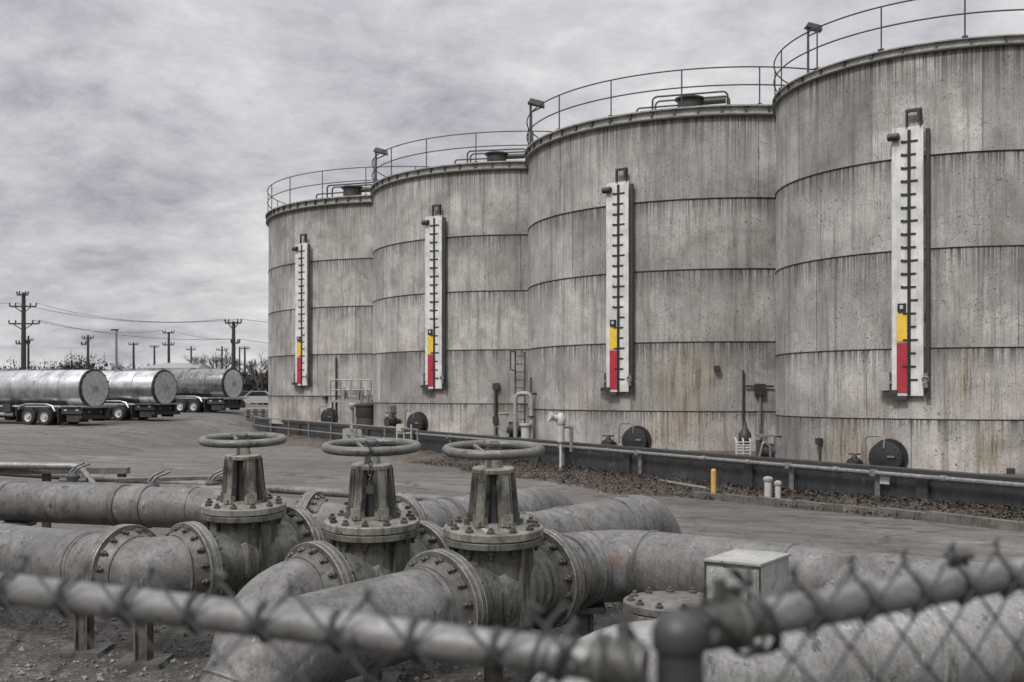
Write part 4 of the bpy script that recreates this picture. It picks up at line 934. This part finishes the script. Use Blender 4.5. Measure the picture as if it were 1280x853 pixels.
b = MB(); q = PR2+dr_*((1213-854)/(1268-854)*(RE-PR2).length*.955); q.y += rr+.013
b.cyl((q.x, q.y, q.z-.03), (q.x, q.y, q.z+.027), .0125, n=14); b.lathe([(.019, 0), (.019, .006), (.012, .011), (.001, .012)], (q.x, q.y, q.z+.027), n=16); b.build('rail_clip', M['wire'], fn, fn.location)
rg_ = random.Random(11)
for i in range(7):
    d, P0 = (dl, PL) if i % 2 else (dr_, PR2); c = P0+d*rg_.uniform(.02, .13); e = rg_.uniform(-.5, .5); z = Vector((0, 0, 1)); nr = z.cross(d).normalized()
    b = MB(); R2_ = rg_.choice((.024, .036, .038)); b.tube([c+(nr*math.cos(a)+z*math.sin(a))*R2_+d*(e*.05*math.sin(a)+.004*a) for a in [.45*q for q in range(18)]]+[c+z*(R2_+.02)+d*rg_.uniform(-.03, .03)], .003, 6); b.build('tie_wire', M['wire'], fn, fn.location)
STEP = .049; DROP = .043                # half a diamond across and down
def fabric(d, P0, name):
    """Woven diamonds hung on the viewer's side of the rail; the wires lock at rail height and end in twisted tails above it."""
    z = Vector((0, 0, 1)); nrm = z.cross(d).normalized(); nrm = nrm if nrm.y < 0 else -nrm
    b = MB(); n = int(LEN/STEP); rg = random.Random(3)
    for i in range(n):
        pts = []; k = -1
        while True:
            side = (k+i) % 2; j = i+side
            p = P0+d*(.09+STEP*j+(-.003 if side else .003))+nrm*(rr+(.0045 if side else .0015)); p.z += -DROP*k+rg.uniform(-.002, .002)
            if p.z < .3: break
            pts.append(p); k += 1
        b.tube(pts, .0022, 6)
        if (i+1) % 2 == 0 or True:
            t0 = pts[0]; b.tube([t0-z*.004, t0+d*.004+z*.004, t0-d*.003+z*.01, t0+d*.006+z*.015], .0027, 5)
        if i % 2 == 1:                  # the locked pair wraps the rail
            c = P0+d*(.09+STEP*(i+1)); b.tube([c+(nrm*math.cos(a)+z*math.sin(a))*(rr+.0025)+d*.002*math.sin(a*2) for a in [-1.35+.27*q for q in range(11)]], .0045, 6)
    return b.build(name, M['wire'], fn, fn.location)
fabric(dl, PL, 'wire_mesh'); fabric(dr_, PR2, 'wire_mesh')

# ------------------------------------------------------------------ tank trailers in the yard
def trailer(label, px, py, Y, r, wheel_y, shell, ang=-23, L=12.2):
    c = at(px, py, Y); gz = ground_z(c.x, c.y); hz = c.z-gz
    root = thing('tank_trailer', label, 'tank trailer', (c.x, c.y, gz), 'tank trailers parked in the yard', R_(ang))
    b = MB(); b.lathe([(r*.35, -.16), (r*.75, -.12), (r*.97, -.02), (r, .05), (r, L-.1), (r*.97, L), (r*.6, L+.2), (.01, L+.28)], (0, 0, hz), (-1, 0, 0), 48)
    for q in (1.6, 3.4, 5.2, 7.0, 8.8, 10.6): b.lathe([(r, -.04), (r+.02, -.03), (r+.02, .03), (r, .04)], (-q, 0, hz), (-1, 0, 0), 48, False)
    tk = b.build('tank', M[shell], root)
    b = MB(); b.lathe([(r*.9, -.11), (r*.93, -.13), (r*.4, -.17), (.01, -.18)], (0, 0, hz), (-1, 0, 0), 40); b.build('end_plate', M['disc'], root)
    b = MB(); b.lathe([(r*.93, .03), (r+.045, .03), (r+.045, -.06), (r*.93, -.06)], (0, 0, hz), (-1, 0, 0), 48, False)
    for i in range(16):
        a = 2*math.pi*i/16; b.box((.09, (r*.985)*math.cos(a), hz+(r*.985)*math.sin(a)), (.1, .09, .09), Matrix.Rotation(a, 3, 'X'))
    b.build('end_rim', M['dark'], root)
    b = MB()
    for i in range(12):
        a = 2*math.pi*i/12; b.cyl((.185, 0, hz), (.135, r*.88*math.cos(a), hz+r*.88*math.sin(a)), .012, n=5)
    b.torus((.18, 0, hz), (1, 0, 0), r*.16, .02, 20, 5); b.build('end_ribs', M['grey'], root)
    b = MB(); b.box((-5.2, .5, hz-r-.06), (9.6, .14, .26)); b.box((-5.2, -.5, hz-r-.06), (9.6, .14, .26)); b.box((-3, 0, .75), (2.8, 1.3, .5)); b.box((-7.4, 0, .8), (3.2, 1.2, .5)); b.build('chassis', M['dark'], root)
    b = MB(); b.box((-5.6, -r*.93, hz-r*.93), (10.9, .1, .09)); b.box((-5.6, r*.93, hz-r*.93), (10.9, .1, .09)); b.build('side_rail', M['white'], root)
    b = MB(); b.box((-.6, 0, .8), (1.3, 1.5, .5)); b.box((.18, 0, .5), (.14, 2.35, .2)); b.box((-1.5, 0, .58), (.05, 2.25, .8))
    for y_ in (-.95, .95): b.box((-.62, y_, .86), (1.5, .1, .36)); b.box((.12, y_*.8, .75), (.1, .12, .5)); b.box((-.55, y_, .42), (.9, .06, .34))
    b.build('rear_bumper', M['dark'], root)
    b = MB(); b.box((-.35, 0, hz-r*.92), (1.9, 2.3, .07)); b.box((.26, 0, 1.05), (.05, 2.3, .08)); b.build('rear_deck', M['alu'], root)
    for y_ in (-.9, -.45, .45, .9):
        b = MB(); b.cyl((.05, y_, .78), (.12, y_, .78), .07, n=10); b.build('tail_lamp', M['grey'], root)
    for q in (-.2, -1.05):
        b = MB(); b.box((q, -1.01, .9), (.22, .03, .09)); b.build('reflector', M['white'], root)
    b = MB()
    for y_ in (-1.08, 1.08): b.tube([(-1.75, y_, .82), (-1.95, y_, 1.12), (-2.4, y_, 1.22), (-3.9, y_, 1.22), (-4.35, y_, 1.12), (-4.5, y_, .9)], .045, 6)
    b.build('fender', M['alu'], root)
    for q in (-2.5, -3.72):
        for y_ in (-1.0, 1.0):
            b = MB(); b.lathe([(.3, -.17), (.46, -.16), (.51, -.1), (.51, .1), (.46, .16), (.3, .17)], (q, y_, .51), (0, 1, 0), 28, False); wh = b.build('wheel', M['rubber'], root)
            b = MB(); sg = 1 if y_ > 0 else -1; b.lathe([(.31, .1), (.29, .16), (.27, .1), (.12, .06), (.1, .15), (.001, .16)], (q, y_, .51), (0, sg, 0), 24, False); b.build('rim', M['disc'], wh)
    for y_ in (-.7, .7):
        b = MB(); b.box((-9.3, y_, .65), (.16, .16, 1.25)); b.box((-9.3, y_, .06), (.35, .3, .08)); b.build('landing_leg', M['dark'], root)
    b = MB()
    for e in (-.22, .22): b.cyl((-5.55, -r*1.02+e*.0, hz-r*.9), (-5.55+e, -r*1.02, hz-r*.9), .02, n=5)
    for e in (-.2, .2): b.tube([(-7.9+e, -r*.95, .75), (-7.9+e, -r*1.04, hz), (-7.9+e, -r*.72, hz+r*.78), (-7.9+e, -.15, hz+r+.06)], .022, 5)
    for i in range(9):
        z_ = .85+i*.3; y_ = -r*1.04 if z_ < hz+.2 else -r*(1.04-.34*min(1, (z_-hz-.2)/(r*.6))); b.cyl((-8.1, y_, z_), (-7.7, y_, z_), .018, n=5)
    b.build('side_ladder', M['alu'], root)
    b = MB()
    for y_ in (-.85, .85): b.box((-4.6, y_, .55), (.04, .55, .7))
    b.build('mud_flap', M['rubber'], root)
    b = MB(); b.cyl((-6.2, -.3, .55), (-6.2, .3, .55), .3, n=14); b.tube([(-2.0, -.3, .62), (-5.0, -.35, .58), (-8.6, -.3, .62)], .09, 8); b.box((-6.9, 0, .62), (.5, 1.7, .42)); b.build('discharge_pipe', M['dark'], root)
    b = MB(); b.cyl((-4.9, -1.0, .62), (-7.6, -1.0, .62), .12, n=12); b.build('hose_tube', M['alu'], root)
    b = MB(); b.box((-5.3, -1.0, .98), (.6, .35, .5)); b.box((-4.75, -1.0, .95), (.07, .07, .75)); b.build('equipment_box', M['dark'], root)
    b = MB()
    for q in (3.5, 6.5, 9.5): b.cyl((-q, 0, hz+r-.02), (-q, 0, hz+r+.1), .26, n=16)
    b.box((-6.5, .35, hz+r+.02), (8, .1, .05)); b.build('top_manlid', M['alu'], root)
trailer('silver tank trailer nearest on the left, cut by the left edge', 117, 486, 61, 1.06, 533, 'alu')
trailer('silver tank trailer in the middle of the three, behind the nearest', 205, 485, 66, 1.05, 525, 'alu')
trailer('grimy streaked tank trailer farthest back, closest to the storage tanks', 290, 480, 77, 1.07, 516, 'alu_dirty', -25)

# parked cars, shed, pallets beyond the trailers
def car(label, px, Y, body, rot):
    p = at(px, 490, Y); gz = ground_z(p.x, p.y); root = thing('parked_car', label, 'car', (p.x, p.y, gz), 'cars parked beyond the trailers', R_(rot))
    b = MB(); prof = [(-2.2, .35), (-2.2, .75), (-1.9, .88), (-1.2, .95), (-.6, 1.42), (.7, 1.46), (1.35, 1.0), (2.1, .9), (2.25, .7), (2.25, .35)]
    A = [b.bm.verts.new((x, -.85, z)) for x, z in prof]; B_ = [b.bm.verts.new((x, .85, z)) for x, z in prof]
    b.face(A); b.face(B_[::-1]); b.bridge(B_, A)
    for f in b.bm.faces: f.smooth = False
    b.build('body', M[body], root)
    for y_ in (-.856, .856):
        b = MB(); q = [(-1.05, .98), (-.52, 1.36), (.62, 1.39), (1.1, 1.0)]; b.bm.faces.new([b.bm.verts.new((x, y_, z)) for x, z in q]); b.build('window', M['glass'], root)
    for x_ in (-1.4, 1.4):
        for y_ in (-.78, .78):
            b = MB(); b.lathe([(.2, -.1), (.32, -.09), (.32, .09), (.2, .1), (.001, .1)], (x_, y_, .32), (0, 1 if y_ > 0 else -1, 0), 18); b.build('wheel', M['rubber'], root)
car('white parked car just left of the farthest storage tank', 322, 100, 'carwhite', 12)
car('dark parked car behind the white one at the farthest tank edge', 313, 112, 'cardark', 170)
car('white parked car behind the farthest tank trailer', 300, 118, 'carwhite', 8)
p = at(225, 450, 150); gz = ground_z(p.x, 150)
sh = thing('storage_shed', 'long low pale shed roof behind the middle and farthest trailers', 'shed', (p.x, 150, gz)); z1 = EYE+(HY-461)/F*150; z2 = EYE+(HY-454)/F*150
b = MB(); b.box((p.x, 150, (gz+z1)/2), (7, 9, z1-gz)); b.build('wall', M['shed'], sh, sh.location)
b = MB()
for e in (-1, 1):
    vs = [(p.x-4.4, 150+e*4.8, z1-.1), (p.x+3.8, 150+e*4.8, z1-.1), (p.x+3.2, 150, z2), (p.x-2.2, 150, z2)]
    b.quad(*vs); b.quad(*[(x, y, z-.12) for x, y, z in vs])
b.quad((p.x+3.8, 145.2, z1-.1), (p.x+3.8, 154.8, z1-.1), (p.x+3.2, 150, z2), (p.x+3.2, 150, z2-.01)); b.build('roof', M['shed'], sh, sh.location)
b = MB(); b.box((p.x+1, 145.48, gz+1.3), (2.4, .06, 2.6)); b.build('door', M['dark'], sh, sh.location)
for i, (px, Y, lab) in enumerate(((328, 72.5, 'stack of pale pallets before the farthest tank, right-hand stack'), (319, 74.5, 'stack of pale pallets nearest the farthest trailer'))):
    p = at(px, 500, Y); gz = ground_z(p.x, p.y); t = thing('pallet_stack', lab, 'pallets', (p.x, p.y, gz), 'pallet stacks beside the farthest tank')
    for q in range(8-2*i):
        b = MB(); b.box((p.x, p.y, gz+.02+.15*q), (1.2, 1.0, .025)); b.box((p.x, p.y, gz+.125+.15*q), (1.2, 1.0, .03))
        for e in (-.5, 0, .5): b.box((p.x+e*1.05, p.y, gz+.07+.15*q), (.1, 1.0, .08))
        b.build('pallet', M['shed'] if q % 2 else M['wood'], t, t.location)

# ------------------------------------------------------------------ power poles and lines
tops = {}
def power_pole(key, label, px, ytop, Y, arms, r=.16, lamp=False, mat='pole'):
    t = at(px, ytop, Y); gz = ground_z(t.x, Y); root = thing('power_pole' if not lamp else 'lamp_post', label, 'power pole' if not lamp else 'lamp post', (t.x, Y, gz), 'power poles on the skyline' if not lamp else None)
    b = MB(); b.cyl((t.x, Y, gz-.5), (t.x, Y, t.z), r*1.25, r*.8, n=8); b.build('pole', M[mat], root, root.location); tops[key] = []
    for ya, x0, x1, brace in arms:
        a, c = at(x0, ya, Y), at(x1, ya, Y); b = MB(); b.box(((a.x+c.x)/2, Y-.2, a.z), (c.x-a.x, .16, .2))
        if brace:
            for e in (-1, 1): b.cyl((t.x+e*(c.x-a.x)*.3, Y-.2, a.z-.1), (t.x, Y-.15, a.z-.9), .07, n=5)
        cr = b.build('crossarm', M[mat], root, root.location)
        for q in (0, .22, .78, 1):
            x_ = a.x+(c.x-a.x)*q; bb = MB(); bb.lathe([(.06, 0), (.13, .1), (.07, .18), (.13, .28), (.05, .4)], (x_, Y-.2, a.z+.1), n=7); bb.build('insulator', M['pole'], cr, root.location); tops[key].append(Vector((x_, Y-.2, a.z+.5)))
    if lamp:
        b = MB(); b.box((t.x-.25, Y, t.z+.05), (1.1, .45, .25)); b.build('lamp_head', M['dark'], root, root.location)
    return root
power_pole('a', 'tallest power pole with three crossarms at the left edge', 29.5, 366, 150, [(369, 22, 36, 0), (383.5, 13, 46, 1), (405, 12, 50, 1), (430, 21, 38, 0)], .34)
power_pole('b', 'slim power pole just right of the tallest pole', 35.5, 420, 260, [(425.5, 29, 42, 0)], .3)
power_pole('c', 'power pole with one crossarm above the nearest trailer rear', 110, 419, 210, [(423, 103, 117, 1), (431, 102, 108, 0)], .28)
power_pole('d', 'pale slim lamp post on the skyline above the nearest trailer', 145.5, 413, 170, [], .2, True, 'galv')
power_pole('e', 'short power pole with one crossarm right of the lamp post', 167, 428.5, 260, [(431, 161, 173, 0)], .3)
power_pole('f', 'shortest power pole above the middle trailer', 193, 432, 290, [(434, 188, 198.5, 0)], .28)
power_pole('g', 'power pole with two crossarms above the middle trailer rear', 211, 415, 200, [(416.5, 204, 218, 0), (431.5, 204, 218, 0)], .26)
power_pole('h', 'faint power pole between the shed roof and bare trees', 239, 433, 300, [(437.5, 233, 245, 0)], .28)
power_pole('i', 'thick power pole with braced crossarm above the farthest trailer', 292, 402, 140, [(404, 282, 302, 1), (429, 289.5, 300, 0)], .27)
power_pole('j', 'thin power pole left of the thick braced pole', 277.5, 433, 270, [(438, 271, 284, 0)], .26)
power_pole('k', 'thin power pole right of the thick braced pole', 306, 433, 260, [(436, 300, 312, 0)], .26)
power_pole('l', 'thin pale pole close behind the farthest trailer rear', 299.5, 434, 240, [], .2)
def cable(label, a, c, sag):
    b = MB(); P = []
    for i in range(25):
        q = i/24; p = a.lerp(c, q); p.z -= .42*sag*4*q*(1-q); P.append(p)
    b.tube(P, .03, 5); o = P[0].copy(); tag(b.build('power_line', M['dark'], None, o), label, 'power line', 'power lines across the skyline')
off = at(420, 406, 135); off2 = at(420, 409, 135)
cable('upper power line from the tallest pole to the thick braced pole', tops['a'][7], tops['i'][0], 3.0)
cable('second power line from the tallest pole to the thick braced pole', tops['a'][5], tops['i'][3], 3.2)
cable('power line from the tallest pole lowest crossarm to the thick braced pole', tops['a'][11], tops['i'][4], 2.2)
cable('power line from the tallest pole to the pole above the middle trailer', tops['a'][10], tops['g'][0], 2.4)
cable('power line from the pole above the middle trailer to the thick braced pole', tops['g'][3], tops['i'][5], 1.2)
cable('upper power line leaving the thick braced pole behind the farthest tank', tops['i'][3], off, .6)
cable('lower power line leaving the thick braced pole behind the farthest tank', tops['i'][7], at(420, 434, 135), .6)
cable('power line leaving the tallest pole beyond the left edge', tops['a'][4], at(-160, 372, 130), 1.0)

# ------------------------------------------------------------------ far wood and bare trees
b = MB(); rt_ = random.Random(5)
for i in range(640):
    x = rt_.uniform(-190, 60); y = rt_.uniform(225, 275); h = rt_.uniform(5.2, 7.8)*(1+.25*math.sin(x*.11)+.12*math.sin(x*.37)); g = ground_z(x, y); wv = rt_.uniform(1.6, 3.2)
    for q in range(150):
        u = rt_.random(); a = rt_.uniform(0, 6.28); rad = wv*(1-.75*max(0, u-.35))*math.sqrt(rt_.random())
        c = Vector((x+rad*math.cos(a), y+rad*math.sin(a), g+h*(.04+.96*u))); sz = rt_.uniform(.07, .36)*(1.45-.9*u)
        E_ = Euler((rt_.uniform(0, 6), rt_.uniform(0, 6), rt_.uniform(0, 6))).to_matrix()
        b.quad(*[c+E_ @ Vector(v)*sz for v in ((-1, -.5, 0), (1, -.6, .1), (.8, .6, 0), (-.7, .5, .15))])
    for q in range(60):
        c = Vector((x+rt_.uniform(-3, 3), y+rt_.uniform(-2, 2), g+h*rt_.uniform(0, .8))); sz = rt_.uniform(.25, .6); E_ = Euler((rt_.uniform(0, 6), rt_.uniform(0, 6), rt_.uniform(0, 6))).to_matrix()
        b.quad(*[c+E_ @ Vector(v)*sz for v in ((-1, -.5, 0), (1, -.6, .1), (.8, .6, 0), (-.7, .5, .15))])
    b.cyl((x, y, g), (x+rt_.uniform(-.4, .4), y, g+h*1.08), .1, .03, n=4)
tag(b.build('distant_wood', M['foliage']), 'dull grey-green belt of scrubby trees along the horizon', 'wood', kind='stuff')
def bare_tree(label, px, ytop, Y, seed, crown=1.0):
    rg = random.Random(seed); t = at(px, ytop, Y); gz = ground_z(t.x, Y); H = t.z-gz
    root = thing('bare_tree', label, 'tree', (t.x, Y, gz), 'bare trees on the skyline')
    b = MB(); b.cyl((t.x, Y, gz-.3), (t.x, Y, gz+H*.35), H*.022, H*.016, n=7); b.build('trunk', M['bark'], root, root.location)
    b = MB()
    def br(p, d, L, r, lev):
        q = p+d*L; b.cyl(p, q, r, r*.6, n=4, caps=False)
        if lev == 0: return
        for i in range(3 if lev > 1 else 4):
            nd = (d+Vector((rg.uniform(-.75, .75), rg.uniform(-.75, .75), rg.uniform(-.1, .55)))*crown).normalized(); br(p.lerp(q, rg.uniform(.55, 1)), nd, L*rg.uniform(.62, .8), r*.6, lev-1)
    base = Vector((t.x, Y, gz+H*.33))
    for i in range(5): br(base, Vector((rg.uniform(-.6, .6), rg.uniform(-.6, .6), 1)).normalized(), H*.25, H*.014, 4)
    b.build('crown', M['bark'], root, root.location)
bare_tree('bare round-crowned tree left of the thin pole above the farthest trailer', 258, 437, 150, 1)
bare_tree('bare spreading tree behind the thin pole above the farthest trailer', 277, 436, 155, 2)
bare_tree('bare tree at the edge of the farthest storage tank', 322, 439, 160, 3)
